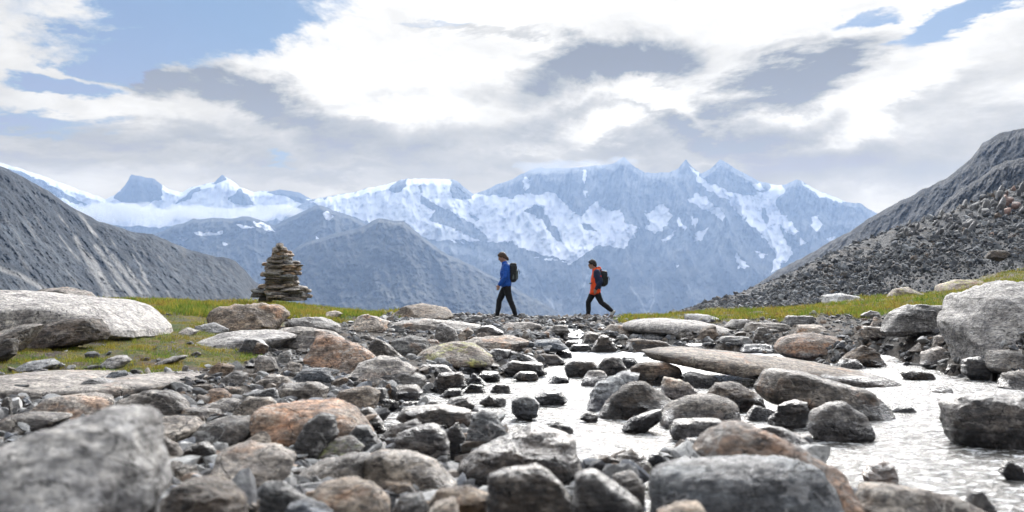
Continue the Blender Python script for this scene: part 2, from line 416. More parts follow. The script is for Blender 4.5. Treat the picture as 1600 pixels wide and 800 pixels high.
M1S = [pts('-120 230 0 250 40 264 90 280 140 300 165 311 200 290 240 279 270 298 320 288 347 272 360 280 395 299 437 296 490 312 560 316 560 345 480 345 430 350 300 352 250 356 120 350 -120 300')]
M1R = [pts(q) for q in ('176 309 195 290 206 268 240 272 253 290 253 312 232 320 210 329 191 316', '270 320 311 290 313 297 296 311',
  '356 309 375 294 397 316 394 320 367 320', '347 268 356 282 330 288', '8 262 41 271 94 297 135 320 124 320 75 301', '417 299 437 292 467 301 494 321 481 324 450 308')]
def snow1(X, Y):
    a = polymask(X, Y, M1S, 3, seed=3)*(1-polymask(X, Y, M1R, 3.5, seed=5))
    lo = (Y > 350)*(fbm(X/16, Y/7, 0*X+4, 4, .6) > .62)*(Y < 400)
    return np.maximum(a, lo*.9)
mountain('mountain_snow_peaks', '-260 300 -120 275 0 254 40 266 90 284 140 302 165 312 178 305 195 290 205 273 240 279 255 290 270 298 285 300 300 292 320 288 335 285 347 272 360 280 375 292 395 300 415 299 437 296 467 301 490 312 520 318 560 316 640 330',
         505, [(-260, 10000), (640, 10000)], [(-260, 7600), (640, 7600)], 330, fine=.07, jag=2.2, mat=far_mat, snowfn=snow1, seed=2,
         label='hazy snow-covered peaks on the far left')
M2S = [pts(q) for q in (
  '485 316 520 305 560 298 600 288 630 276 700 276 716 290 745 303 770 305 800 311 820 301 844 306 867 301 891 328 908 338 932 314 945 331 969 328 975 348 999 355 989 372 975 389 935 382 911 399 891 412 834 402 800 378 737 380 704 377 670 375 650 362 633 345 575 347 542 335 505 323',
  '1033 318 1050 335 1043 352 1026 365 1009 358 1016 345 1006 335 1019 328', '1073 314 1087 304 1104 308 1111 318 1131 331 1131 345 1117 335 1100 328 1087 319',
  '1084 365 1107 357 1097 375 1087 377', '1058 338 1073 355 1070 362 1060 348', '1080 335 1090 341 1087 358 1082 352', '1033 375 1057 360 1050 372 1036 380',
  '1076 255 1104 285 1124 293 1151 303 1175 305 1200 300 1205 282 1222 288 1228 297 1210 316 1222 335 1249 361 1237 369 1218 350 1225 372 1240 395 1224 412 1205 428 1212 395 1195 372 1165 341 1148 328 1137 312 1111 300 1092 285',
  '1267 342 1277 339 1286 350 1277 361 1267 354', '1286 376 1305 371 1300 379', '1148 399 1158 405 1173 417 1154 419', '1180 390 1200 399 1190 403',
  '1247 280 1290 301 1325 314 1310 316 1275 305', '911 262 917 275 913 290 909 280', '912 296 920 298 915 311', '1175 288 1188 286 1196 296 1180 300',
  '820 276 828 282 822 297 816 290', '916 385 925 392 918 394', '1248 372 1262 378 1252 382', '1150 392 1156 402 1150 404', '1055 412 1062 414 1058 418')]
M2R = [pts(q) for q in ('656 304 680 318 704 331 740 352 762 370 758 379 731 368 704 355 670 345 680 331 656 318', '607 298 625 280 637 281 635 292 615 301',
  '703 291 713 276 740 302 734 312 705 311', '837 318 850 331 874 365 881 382 861 365 844 341 820 331', '1188 325 1197 325 1200 350 1192 345',
  '730 330 750 342 745 346', '655 291 660 290 660 300 655 302', '905 348 925 352 935 362 915 358', '700 372 800 384 860 400 900 412 840 402 740 386')]
M2L = [pts('680 386 737 393 771 406 800 419 813 428'), ]
def snow2(X, Y):
    a = polymask(X, Y, M2S, 4.5, 1/11., seed=7)*(1-polymask(X, Y, M2R, 4, seed=8))
    br = fbm(X/9, Y/6, 0*X+14, 5, .65)
    a = a-((br > .85)*(X > 790)*(X < 1000)*.7)
    cr = fbm((X-Y*.15)/4.5, Y/26, 0*X+44, 5, .6, ridged=True); zone = (X > 760)*(X < 1370)*(Y < 400)*(fbm(X/50, Y/40, 0*X+9, 3) > .05)
    return np.clip(a, 0, 1)
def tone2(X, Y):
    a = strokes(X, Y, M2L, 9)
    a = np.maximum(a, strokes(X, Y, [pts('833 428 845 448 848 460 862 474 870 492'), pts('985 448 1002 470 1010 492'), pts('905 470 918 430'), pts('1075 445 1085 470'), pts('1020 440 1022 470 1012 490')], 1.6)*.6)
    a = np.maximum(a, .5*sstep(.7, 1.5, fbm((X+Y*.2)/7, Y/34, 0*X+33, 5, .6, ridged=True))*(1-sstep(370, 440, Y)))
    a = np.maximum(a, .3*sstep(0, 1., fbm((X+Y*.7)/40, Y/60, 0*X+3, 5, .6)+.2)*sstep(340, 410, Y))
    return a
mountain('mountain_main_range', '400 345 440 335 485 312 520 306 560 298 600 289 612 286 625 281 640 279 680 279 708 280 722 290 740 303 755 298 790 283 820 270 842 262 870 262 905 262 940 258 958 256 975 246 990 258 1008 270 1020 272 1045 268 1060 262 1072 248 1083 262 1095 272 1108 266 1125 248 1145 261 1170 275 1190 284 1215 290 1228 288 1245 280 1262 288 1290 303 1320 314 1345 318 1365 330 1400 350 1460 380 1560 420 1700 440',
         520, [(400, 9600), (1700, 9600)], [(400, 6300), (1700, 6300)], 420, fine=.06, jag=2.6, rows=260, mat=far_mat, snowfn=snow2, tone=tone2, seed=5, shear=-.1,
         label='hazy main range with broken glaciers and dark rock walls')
def snow3(X, Y):
    return polymask(X, Y, [pts(q) for q in ('491 369 500 373 496 377', '504 370 519 372 517 378 507 375', '506 381 520 381 519 385 508 385', '526 381 534 382 532 386',
      '503 333 512 330 522 338 515 345 508 345', '300 362 330 364 350 362 345 368 310 368', '368 350 385 352 400 356 380 358', '395 345 420 352 430 362 415 360 400 353', '345 378 360 380 352 384', '280 372 292 370 290 376')], 3, seed=11)
def tone3(X, Y):
    return .4*sstep(.3, 1.2, fbm((X+Y*.5)/18, Y/45, 0*X+8, 5, .6))
mountain('mountain_dark_ridge', '160 400 220 380 245 364 280 350 300 343 330 340 360 341 385 338 405 343 430 352 442 345 456 338 470 331 490 323 500 321 520 328 545 338 565 346 600 372 680 425 760 475 840 510',
         520, [(160, 6800), (840, 6800)], [(160, 4800), (840, 4800)], 300, jag=2.4, mat=mid_mat, snowfn=snow3, tone=tone3, seed=12, shear=.1,
         label='dark blue ridge behind the cairn')
mountain('mountain_pointed_shoulder', '300 520 360 470 400 430 440 400 480 378 520 366 545 360 572 352 582 345 592 341 606 343 615 345 630 345 640 352 660 370 700 398 740 416 790 442 830 464 870 486 920 520',
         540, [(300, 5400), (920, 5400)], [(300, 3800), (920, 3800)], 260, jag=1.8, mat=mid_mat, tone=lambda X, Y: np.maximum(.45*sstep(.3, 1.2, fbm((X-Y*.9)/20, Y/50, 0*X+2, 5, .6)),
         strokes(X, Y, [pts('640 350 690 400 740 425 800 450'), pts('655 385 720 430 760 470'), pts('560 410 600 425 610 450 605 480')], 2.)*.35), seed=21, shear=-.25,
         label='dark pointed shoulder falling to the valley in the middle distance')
# near left slope with diagonal pale talus gullies
left_mat = mountain_mat('left_slope_rock', (.022,.03,.042), (.055,.066,.08), ns=.012, cell=.12, bumpd=1.6, pale=(.36,.35,.33))
def toneL(X, Y):
    g = fbm((X-Y*.75)/11., (X+Y)/90., 0*X+1, 5, .6)
    c = np.exp(-((X-(60+(Y-300)*.95))/75.)**2)
    st = sstep(.15, 1.0, g)*(.25+.75*c)*sstep(300, 370, Y)
    return np.clip(st*1.1+.25*sstep(.2, 1.2, fbm((X-Y*.8)/5., (X+Y)/50., 0*X+7, 5, .65))+1.2*strokes(X, Y, [pts('118 372 150 430 170 462'), pts('140 400 165 440 185 468'), pts('150 385 190 440 215 472'), pts('175 400 215 450 235 474'), pts('0 420 30 430 70 452')], 4)*.5, 0, 1)
mountain('mountain_slope_left', '-500 -20 -250 120 -100 205 0 260 25 270 50 285 75 297 100 316 130 333 150 343 175 352 205 361 225 364 240 366 265 378 290 388 330 400 352 402 368 408 385 424 398 440 415 452 440 466 470 500 520 560',
         560, [(-500, 620), (0, 800), (520, 1300)], [(-500, 250), (0, 420), (520, 900)], 10, jag=2.2, step=1.25, rows=280, mat=left_mat, tone=toneL, seed=31, shear=-.75, gscale=.5, back=(1.4, 1.0),
         label='steep grey scree slope coming down from the left')
right_mat = mountain_mat('right_slope_rock', (.045,.05,.06), (.09,.092,.095), ns=.02, cell=.11, bumpd=3.5, pale=(.25,.25,.25))
mountain('mountain_slope_right', '1080 520 1140 470 1195 437 1215 422 1250 405 1290 382 1330 360 1365 337 1400 318 1425 305 1450 292 1480 278 1500 262 1520 245 1535 225 1552 213 1570 206 1600 200 1700 180 1850 110 2100 0',
         560, [(1080, 1400), (1600, 900), (2100, 700)], [(1080, 900), (1600, 500), (2100, 350)], 13, jag=3., step=1.25, rows=260, mat=right_mat,
         tone=lambda X, Y: .5*sstep(.2, 1.2, fbm((X+Y*.6)/16, Y/40, 0*X+6, 5, .6)), seed=41, shear=.5, gscale=.4, back=(1.4, 1.0),
         label='steep dark rocky slope rising to the right')
mountain('mountain_spur_right', '1330 470 1380 430 1420 385 1450 350 1475 318 1500 295 1530 280 1550 262 1575 250 1600 247 1640 240 1700 250 1900 230 2200 150',
         560, [(1330, 700), (2200, 420)], [(1330, 400), (2200, 200)], 12, jag=3.5, step=1.25, rows=200, mat=right_mat,
         tone=lambda X, Y: .4*sstep(.2, 1.2, fbm((X+Y*.6)/14, Y/40, 0*X+16, 5, .6)), seed=43, shear=.5, gscale=.3, back=(1.5, 1.0),
         label='darker craggy spur above the scree on the right')
vm = mountain_mat('valley_ground', (.06,.07,.05), (.1,.1,.09), ns=.002, cell=.01, bumpd=5)

# ------------------------------------------------------------------ clouds lying against the peaks
cm = bpy.data.materials.new('cloud_vapour'); cm.use_nodes = True; cm.node_tree.nodes.clear(); ck = N(cm.node_tree)
pv = ck.n('ShaderNodeVolumePrincipled'); pv.inputs['Color'].default_value = (.85, .86, .87, 1); pv.inputs['Density'].default_value = CLOUD_DENS; pv.inputs['Anisotropy'].default_value = .3
co_ = ck.n('ShaderNodeOutputMaterial'); ck.l(pv.outputs[0], co_.inputs['Volume'])
cm2 = cm.copy(); cm2.name = 'thin_cloud_vapour'; n2_ = [q for q in cm2.node_tree.nodes if q.type == 'PRINCIPLED_VOLUME'][0]; n2_.inputs['Color'].default_value = (.6, .62, .64, 1); n2_.inputs['Density'].default_value = .0022
def cloud(D, blobs, label, seed, mat=None):
    r = np.random.RandomState(seed); bm = bmesh.new()
    for (x, y, rx, ry) in blobs:
        for q in range(7):
            u, v, w_ = r.uniform(-1, 1, 3)*.7; s = r.uniform(.35, .7)
            mt = Matrix.Translation(((x+u*rx-800)/F*D, D+w_*rx/F*D*.5, CAMZ+(HY-y+v*ry*.6)/F*D)) @ Matrix.Diagonal((rx/F*D*s, rx/F*D*s*.55, ry/F*D*s*1.2, 1))
            bmesh.ops.create_icosphere(bm, subdivisions=2, radius=1, matrix=mt)
    me = bpy.data.meshes.new('cloud'); bm.to_mesh(me); bm.free()
    o = link(bpy.data.objects.new('cloud', me)); md = o.modifiers.new('r', 'REMESH'); md.mode = 'VOXEL'; md.voxel_size = 26
    ev = o.evaluated_get(bpy.context.evaluated_depsgraph_get()); m2 = bpy.data.meshes.new_from_object(ev); o.modifiers.clear(); o.data = m2; m2.materials.clear(); m2.materials.append(mat or cm)
    n_ = len(m2.vertices); cc = np.empty(n_*3); m2.vertices.foreach_get('co', cc); cc = cc.reshape(-1, 3); nr = np.empty(n_*3); m2.vertices.foreach_get('normal', nr); nr = nr.reshape(-1, 3)
    cc += nr*(fbm(cc[:, 0]/160, cc[:, 1]/160, cc[:, 2]/110, 3, .55)*38)[:, None]; m2.vertices.foreach_set('co', cc.ravel()); m2.update()
    tag(o, label, 'cloud')
cloud(6950, [(200, 338, 60, 16), (290, 334, 70, 14), (375, 334, 60, 12), (150, 330, 50, 12), (440, 330, 40, 9)], 'low white cloud bank lying below the snowy peaks on the left', 4)
cloud(8900, [(850, 264, 50, 9), (910, 259, 50, 10), (965, 252, 34, 8)], 'pale cloud veil catching the flat-topped middle of the main ridge', 5, cm2)
# ------------------------------------------------------------------ the near ground and the stream
TP = np.array([-900, -300, 0, 200, 400, 600, 800, 1000, 1200, 1400, 1600, 1900, 2500.])
TD = np.array([1, 4, 6, 8, 10, 13, 17, 21, 25, 28, 33, 45, 60, 100, 250, 600, 1500, 13400.])
_T = np.array([
 [.25,.22,.18,.15,.12,.1,.08,.05,.05,.05,.05,.06,.06],
 [.25,.22,.15,.12,.1,.08,.05,.05,.05,.05,.05,.06,.08],
 [.3,.25,.18,.15,.12,.1,.06,.06,.06,.06,.08,.1,.14],
 [.4,.33,.25,.22,.18,.12,.06,.06,.06,.06,.08,.3,.5],
 [.5,.42,.38,.35,.28,.18,.08,.07,.08,.18,.36,.6,.9],
 [.8,.68,.58,.52,.42,.25,.12,.1,.14,.32,.55,.9,1.3],
 [1.0,.9,.8,.72,.58,.38,.24,.2,.26,.46,.75,1.3,1.9],
 [1.2,1.1,.95,.9,.78,.58,.44,.4,.46,.64,.95,1.65,2.4],
 [1.3,1.2,1.08,1.05,.92,.70,.60,.6,.64,.8,1.1,2.0,3.0],
 [1.3,1.2,1.12,1.1,1.0,.76,.65,.67,.74,.95,1.28,2.3,3.4],
 [1.2,1.15,1.12,1.14,1.12,.73,.5,.62,.85,1.17,1.6,3.0,4.5],
 [.2,.2,.3,.4,.3,0,-.4,.3,.75,1.4,2.1,5.0,7],
 [-4,-4,-4,-4,-4,-4,-4,-2,-.3,1.2,3.2,8,11],
 [-16,-16,-16,-16,-16,-16,-16,-12,-5,0,5,14,20],
 [-40]*9+[-30,-20,-10,0], [-75]*13, [-125]*13, [-125]*13])
WD = [0, 16, 18, 20, 22, 24, 26, 28, 40]; WZ = [0, 0, .05, .15, .28, .41, .50, .55, .5]
WPOLY = [pts(q) for q in (
  '930 548 1240 550 1320 570 1440 568 1500 583 1600 598 1720 606 2300 640 2700 700 2700 900 1400 900 1350 790 1290 750 1280 700 1150 690 1040 722 900 745 890 700 810 692 775 655 710 645 650 646 622 700 598 722 584 700 604 645 664 612 740 592 810 584 880 562',
  '878 507 896 505 918 522 914 550 884 572 862 562 886 530', '995 735 1035 735 1030 830 1000 830', '690 700 725 700 730 750 700 760', '1350 540 1420 560 1400 578 1340 570')]
MOSS = [pts(q) for q in ('-400 640 -400 430 160 440 300 440 640 440 640 497 560 500 500 512 446 498 436 520 415 556 330 578 200 588 0 596',
  '960 503 960 494 1060 470 1540 420 1750 400 1760 500 1560 520 1500 488 1450 486 1380 494 1300 493 1200 500 1060 500 990 504')]
def w_lev(D): return np.interp(D, WD, WZ)
def bank(px, D):
    px = np.asarray(px, float); D = np.asarray(D, float)
    i = np.clip(np.searchsorted(TD, D)-1, 0, len(TD)-2); j = np.clip(np.searchsorted(TP, px)-1, 0, len(TP)-2)
    t = np.clip((D-TD[i])/(TD[i+1]-TD[i]), 0, 1); s = np.clip((px-TP[j])/(TP[j+1]-TP[j]), 0, 1); s = s*s*(3-2*s)
    return (_T[i, j]*(1-s)+_T[i, j+1]*s)*(1-t)+(_T[i+1, j]*(1-s)+_T[i+1, j+1]*s)*t
def stream_mask(px, D):
    py = HY+(CAMZ-w_lev(D))*F/D
    m = 0
    for ox, oy in ((0, 0), (-16, 0), (16, 0), (0, -6), (0, 6)): m = m+polymask(px+ox, py+oy, WPOLY, 7., 1/22., seed=50)*.2
    return m*(D < 29)*(D > 3)
def zground(px, D):
    px = np.asarray(px, float); D = np.asarray(D, float)
    x = (px-800)/F*D
    b = bank(px, D)+fbm(x*.55, D*.55, 0*x+1, 4, .5)*.035*np.clip(D/8, .5, 6)
    m = stream_mask(px, D)
    return b*(1-m)+(np.minimum(b, w_lev(D)-.13+fbm(x*2, D*2, 0*x+8, 3)*.04))*m
def py_of(D, z): return HY+(CAMZ-z)*F/D
def is_moss(px, D, z):
    py = py_of(D, z); return polymask(px, py, MOSS, 9., 1/30., seed=60)*(D > 6)*(D < 70)
_cols = np.concatenate([np.arange(-900, -40, 20), np.arange(-40, 1660, 6), np.arange(1660, 2520, 20)]).astype(float)
_rows = np.concatenate([np.geomspace(1.0, 40, 300), np.geomspace(41, 13400, 60)])
GPX, GD = np.meshgrid(_cols, _rows)
GZ = zground(GPX, GD)
moss = is_moss(GPX, GD, GZ)
GZ = GZ+moss*fbm((GPX-800)/F*GD*3.5, GD*3.5, 0*GD+6, 3)*.02
mossb = moss*sstep(-.35, .25, fbm(GPX/60, GD*.8, 0*GPX+2, 4, .6)+.25)
def zfast(px, D):
    px = np.clip(np.asarray(px, float), _cols[0], _cols[-1]-1e-3); D = np.clip(np.asarray(D, float), _rows[0], _rows[-1]-1e-3)
    j = np.clip(np.searchsorted(_cols, px)-1, 0, len(_cols)-2); i = np.clip(np.searchsorted(_rows, D)-1, 0, len(_rows)-2)
    s = (px-_cols[j])/(_cols[j+1]-_cols[j]); t = (D-_rows[i])/(_rows[i+1]-_rows[i])
    return (GZ[i, j]*(1-s)+GZ[i, j+1]*s)*(1-t)+(GZ[i+1, j]*(1-s)+GZ[i+1, j+1]*s)*t
gm, nt = newmat('stony_ground'); k = N(nt)
geo = k.n('ShaderNodeNewGeometry').outputs['Position']
at = k.n('ShaderNodeAttribute'); at.attribute_name = 'moss'
n1 = k.noise(geo, 1.3, 6, .6); n2 = k.noise(geo, 14, 8, .7); n3 = k.noise(geo, 5, 5, .6); n4 = k.noise(k.vmath('ADD', geo, (40, 3, 2)), .9, 5, .6)
gcol = k.mix(k.mrange(n2, .3, .7), (.06, .055, .05), (.22, .21, .2))
gcol = k.mix(k.mrange(n1, .4, .65), gcol, k.mix(1., gcol, (.85, .7, .58), 'MULTIPLY'))
mc = k.mix(k.mrange(n3, .4, .6), (.08, .14, .02), (.21, .175, .04))
mc = k.mix(k.mrange(n4, .52, .62), mc, (.22, .11, .035))
mc = k.mix(k.mrange(n2, .35, .65), k.mix(1., mc, (.6, .6, .6), 'MULTIPLY'), mc)
mc = k.mix(k.mrange(k.noise(k.vmath('ADD', geo, (4, 30, 2)), 1.9, 5, .65), .52, .6), mc, (.24, .19, .035))
mc = k.mix(k.mrange(k.noise(k.vmath('ADD', geo, (14, 3, 2)), 2.4, 5, .65), .56, .64), mc, (.16, .12, .085))
gcol = k.mix(at.outputs['Fac'], gcol, mc)
gcol = k.mix(k.mrange(k.noise(geo, 35, 5, .7), .35, .65), k.mix(1., gcol, (.5, .5, .5), 'MULTIPLY'), gcol)
k.out(gcol, .92, k.bump(k.math('ADD', n2, k.math('MULTIPLY', n3, .6)), 1., .10), .2)
gme = npmesh('ground', np.stack([(GPX-800)/F*GD, GD, GZ], -1).reshape(-1, 3), grid_faces(*GPX.shape), gm, attrs={'moss': mossb.ravel()})
tag(link(bpy.data.objects.new('ground', gme)), 'stony mossy ground of the high pass', kind='structure')

# water: one thin sheet that follows the bed down from the crest
wcols = np.concatenate([np.arange(440, 1760, 4.), np.arange(1760, 2700, 12.)]); wrows = np.geomspace(3.2, 29, 330)
WPX, WDD = np.meshgrid(wcols, wrows); wx = (WPX-800)/F*WDD
rip = fbm(wx*2.6+.4*WDD, WDD*3.4, 0*wx+3, 5, .62)
rough_water = np.interp(WDD, [3, 14, 17, 24], [1., 1., 1.7, 2.4])
wz = w_lev(WDD)+rip*.0075*rough_water
wm, nt = newmat('stream_water'); k = N(nt)
geo = k.n('ShaderNodeNewGeometry').outputs['Position']
mp = k.n('ShaderNodeMapping'); k.l(geo, mp.inputs[0]); mp.inputs['Rotation'].default_value = (0, 0, .35); mp.inputs['Scale'].default_value = (1., 1.35, 1)
r1 = k.noise(mp.outputs[0], 5, 5, .55, .15); r2 = k.noise(mp.outputs[0], 16, 4, .6, .1)
h = k.math('ADD', k.math('MULTIPLY', r1, .75), k.math('MULTIPLY', r2, .3))
fo = k.noise(mp.outputs[0], 9, 8, .7, .8)
sy = k.n('ShaderNodeSeparateXYZ'); k.l(geo, sy.inputs[0])
foam_glare = k.mrange(k.math('ADD', fo, k.mrange(sy.outputs[1], 15.5, 20, .0, .14)), .49, .66, 0, 1)
wcol = k.mix(foam_glare, (.035, .032, .026), (.8, .82, .84))  # white of foam and of bright sky glare, both put into the water colour
b = k.out(wcol, k.mrange(foam_glare, 0, 1, .24, .5), k.bump(h, 1., WATER_BUMP), .5)
b.inputs['IOR'].default_value = 1.333
wme = npmesh('stream', np.stack([wx, WDD, wz], -1).reshape(-1, 3), grid_faces(*WPX.shape), wm)
tag(link(bpy.data.objects.new('stream_water', wme)), 'glittering shallow stream running between the stones', kind='structure')

# ------------------------------------------------------------------ rocks
def radial(poly, th):
    P = np.array(poly); c = np.array([(P[:, 0].min()+P[:, 0].max())/2*.5+P[:, 0].mean()*.5, (P[:, 1].min()+P[:, 1].max())/2*.5+P[:, 1].mean()*.5])
    Q = P-c; r = np.zeros(len(th))
    for (x1, y1), (x2, y2) in zip(Q, np.roll(Q, -1, 0)):
        dx, dy = x2-x1, y2-y1; ct, st_ = np.cos(th), np.sin(th)
        den = ct*dy-st_*dx; den = np.where(abs(den) < 1e-9, 1e-9, den)
        rr = (x1*dy-y1*dx)/den; uu = (x1*st_-y1*ct)/den
        r = np.maximum(r, np.where((rr > 0) & (uu >= -1e-6) & (uu <= 1+1e-6), rr, 0))
    return c, r
def rock_mesh(name, poly, hd, seed=0, ang=1., res=1., flat=.62, cuts=7, lean=0.):
    """poly in metres in the x-z plane; returns a mesh with its origin at the base centre"""
    rng = np.random.RandomState(seed)
    nt_ = int(48*res); nf = int(26*res)
    th = np.linspace(0, 2*np.pi, nt_, endpoint=False)
    c, r = radial(poly, th)
    if ang < .7:
        r = (np.roll(r, 1)+2*r+np.roll(r, -1))/4
    ph = np.linspace(0, np.pi, nf+2)[1:-1]
    s = np.sin(ph)**flat; cy = -np.sign(np.cos(ph))*np.abs(np.cos(ph))**.8
    X = r[None]*np.cos(th)[None]*s[:, None]; Z = r[None]*np.sin(th)[None]*s[:, None]; Y = np.repeat(cy[:, None], nt_, 1)*hd
    # front pole sits low, so the top slopes back like a lying stone
    sz = (r.max()+r.min())/2; h = (np.array(poly)[:, 1].max()-np.array(poly)[:, 1].min())/2
    Z = Z+Y/hd*(1-s[:, None]**1.2)*h*.35
    V = np.stack([X, Y, Z], -1).reshape(-1, 3)
    V = np.vstack([V, [[0, -hd, -h*.35], [0, hd, h*.2]]])
    sc = np.array([max(np.ptp(V[:, 0])/2, 1e-3), hd, max(h, 1e-3)])
    U = V/sc
    for q in range(cuts):
        n = rng.normal(size=3); n[1] = -abs(n[1])-.35 if q % 3 else n[1]
        if q % 2 == 0: n[2] = abs(n[2])*1.1
        n /= np.linalg.norm(n)
        dd = (U@n); lim = dd.max()*rng.uniform(.66, .9)
        over = np.maximum(0, dd-lim); wgt = min(1., .35+.65*ang)
        U = U-(over[:, None]*n[None])*wgt*(.3+.7*(1-np.clip(np.hypot(U[:, 0], U[:, 2]), 0, 1)**3))[:, None]
    V = U*sc
    m = min(sc); o = rng.uniform(0, 100, 3)
    nrm = U/np.maximum(np.linalg.norm(U, axis=1), 1e-6)[:, None]
    q = V/ (sz*1.0+1e-6)
    n1 = fbm(q[:, 0]*1.1+o[0], q[:, 1]*1.1+o[1], q[:, 2]*1.3+o[2], 3, .5)
    n2 = fbm(q[:, 0]*3.5+o[1], q[:, 1]*3.5+o[2], q[:, 2]*5+o[0], 5, .6, ridged=True)*(.55+.45*ang)
    n3 = fbm(q[:, 0]*14+o[1], q[:, 1]*14, q[:, 2]*16+o[0], 3, .6)
    ax = np.array([rng.normal(0, .3), rng.normal(0, .35), 1.]); sl_ = q@ax*(5.5 if ang > .5 else 3)+n1*.5
    n4 = perlin(sl_+o[0], q[:, 0]*.7+o[1], q[:, 1]*.7)+.5*perlin(sl_*2.3+o[1], q[:, 0]*1.2, q[:, 1]*1.2+o[0])
    amp = (n1*.06+n2*.024+n3*.010+np.clip(n4*2, -1, 1)*.03*(.3+ang))[:, None]
    V = V+nrm*amp*np.array([m, m, m])*1.6
    V[:, 1] += lean*np.clip(V[:, 2], -h, h)
    V[:, 0] += c[0]; V[:, 2] += c[1]
    i = grid_faces(nf, nt_, True)
    quads = i[:, ::-1]
    a = nf*nt_; j = np.arange(nt_); j2 = (j+1) % nt_
    t1 = np.stack([np.full(nt_, a), j2, j, j], -1); 
    V2, F3 = V, [tuple(f) for f in quads]+[(a, int(y), int(x)) for x, y in zip(j, j2)]+[(a+1, int((nf-1)*nt_+x), int((nf-1)*nt_+y)) for x, y in zip(j, j2)]
    me = bpy.data.meshes.new(name); me.from_pydata([tuple(map(float, v)) for v in V2], [], [tuple(map(int, f)) for f in F3]); 
    me.polygons.foreach_set('use_smooth', np.full(len(me.polygons), True)); me.update()
    if ang >= .5: me.set_sharp_from_angle(angle=R(34))
    return me
SCREE_D = lambda px: np.interp(px, [1055, 1600, 1900], [44, 60, 70])
_DD = np.geomspace(2.2, 34, 400)
def depth_at(px, pyb):
    z = np.maximum(zfast(np.full(400, px), _DD), np.where((px > 540) & (_DD < 28), w_lev(_DD), -9)); ray = CAMZ-(pyb-HY)*_DD/F
    hit = np.nonzero(ray <= z)[0]
    return _DD[hit[0]] if len(hit) else None
ROCKS = []   # (object, px, py, width_px, class, landmark name)
def trace_rock(cls, poly, D=None, hd=None, ang=1., name='rock', mat=None, sink=.12, seed=None, flat=None, cuts=None, dz=0, lean=None):
    if lean is None: lean = .8 if cls in 'pwtol' else .3
    if flat is None: flat = .65-.25*min(ang, 1)
    if cuts is None: cuts = 6+int(8*ang)
    P = pts(poly) if isinstance(poly, str) else poly
    xs = [p[0] for p in P]; ys = [p[1] for p in P]
    wpx = max(xs)-min(xs); hpx = max(ys)-min(ys); pxm = (max(xs)+min(xs))/2; pyb = max(ys)
    if D is None: D = depth_at(pxm, pyb) or 27.
    W = wpx/F*D; H = hpx/F*D
    if hd is None: hd = min(.38*W, 1.0*H+.12*W)
    Dc = D+hd*.75
    if seed is None: seed = int(pxm*7+pyb*13) % 99991
    zb = CAMZ-(pyb-HY)/F*Dc; xc = (pxm-800)/F*Dc
    ymin = min(ys)
    Q = [((x-pxm)/F*Dc, (pyb-(y+sink*(y-ymin)*1.0 if y > ymin+.5*hpx else y))/F*Dc) for x, y in P]
    res = 1.0 if wpx < 60 else (1.5 if wpx < 140 else 2.4)
    me = rock_mesh(name, Q, hd, seed, ang, res, flat, cuts, lean)
    me.materials.append(mat or M[cls])
    o = bpy.data.objects.new(name, me); o.location = (xc, Dc, zb+dz); link(o)
    ROCKS.append(dict(o=o, px=pxm, py=(ymin+pyb)/2, w=wpx, h=hpx, cls=cls, P=P))
    return o
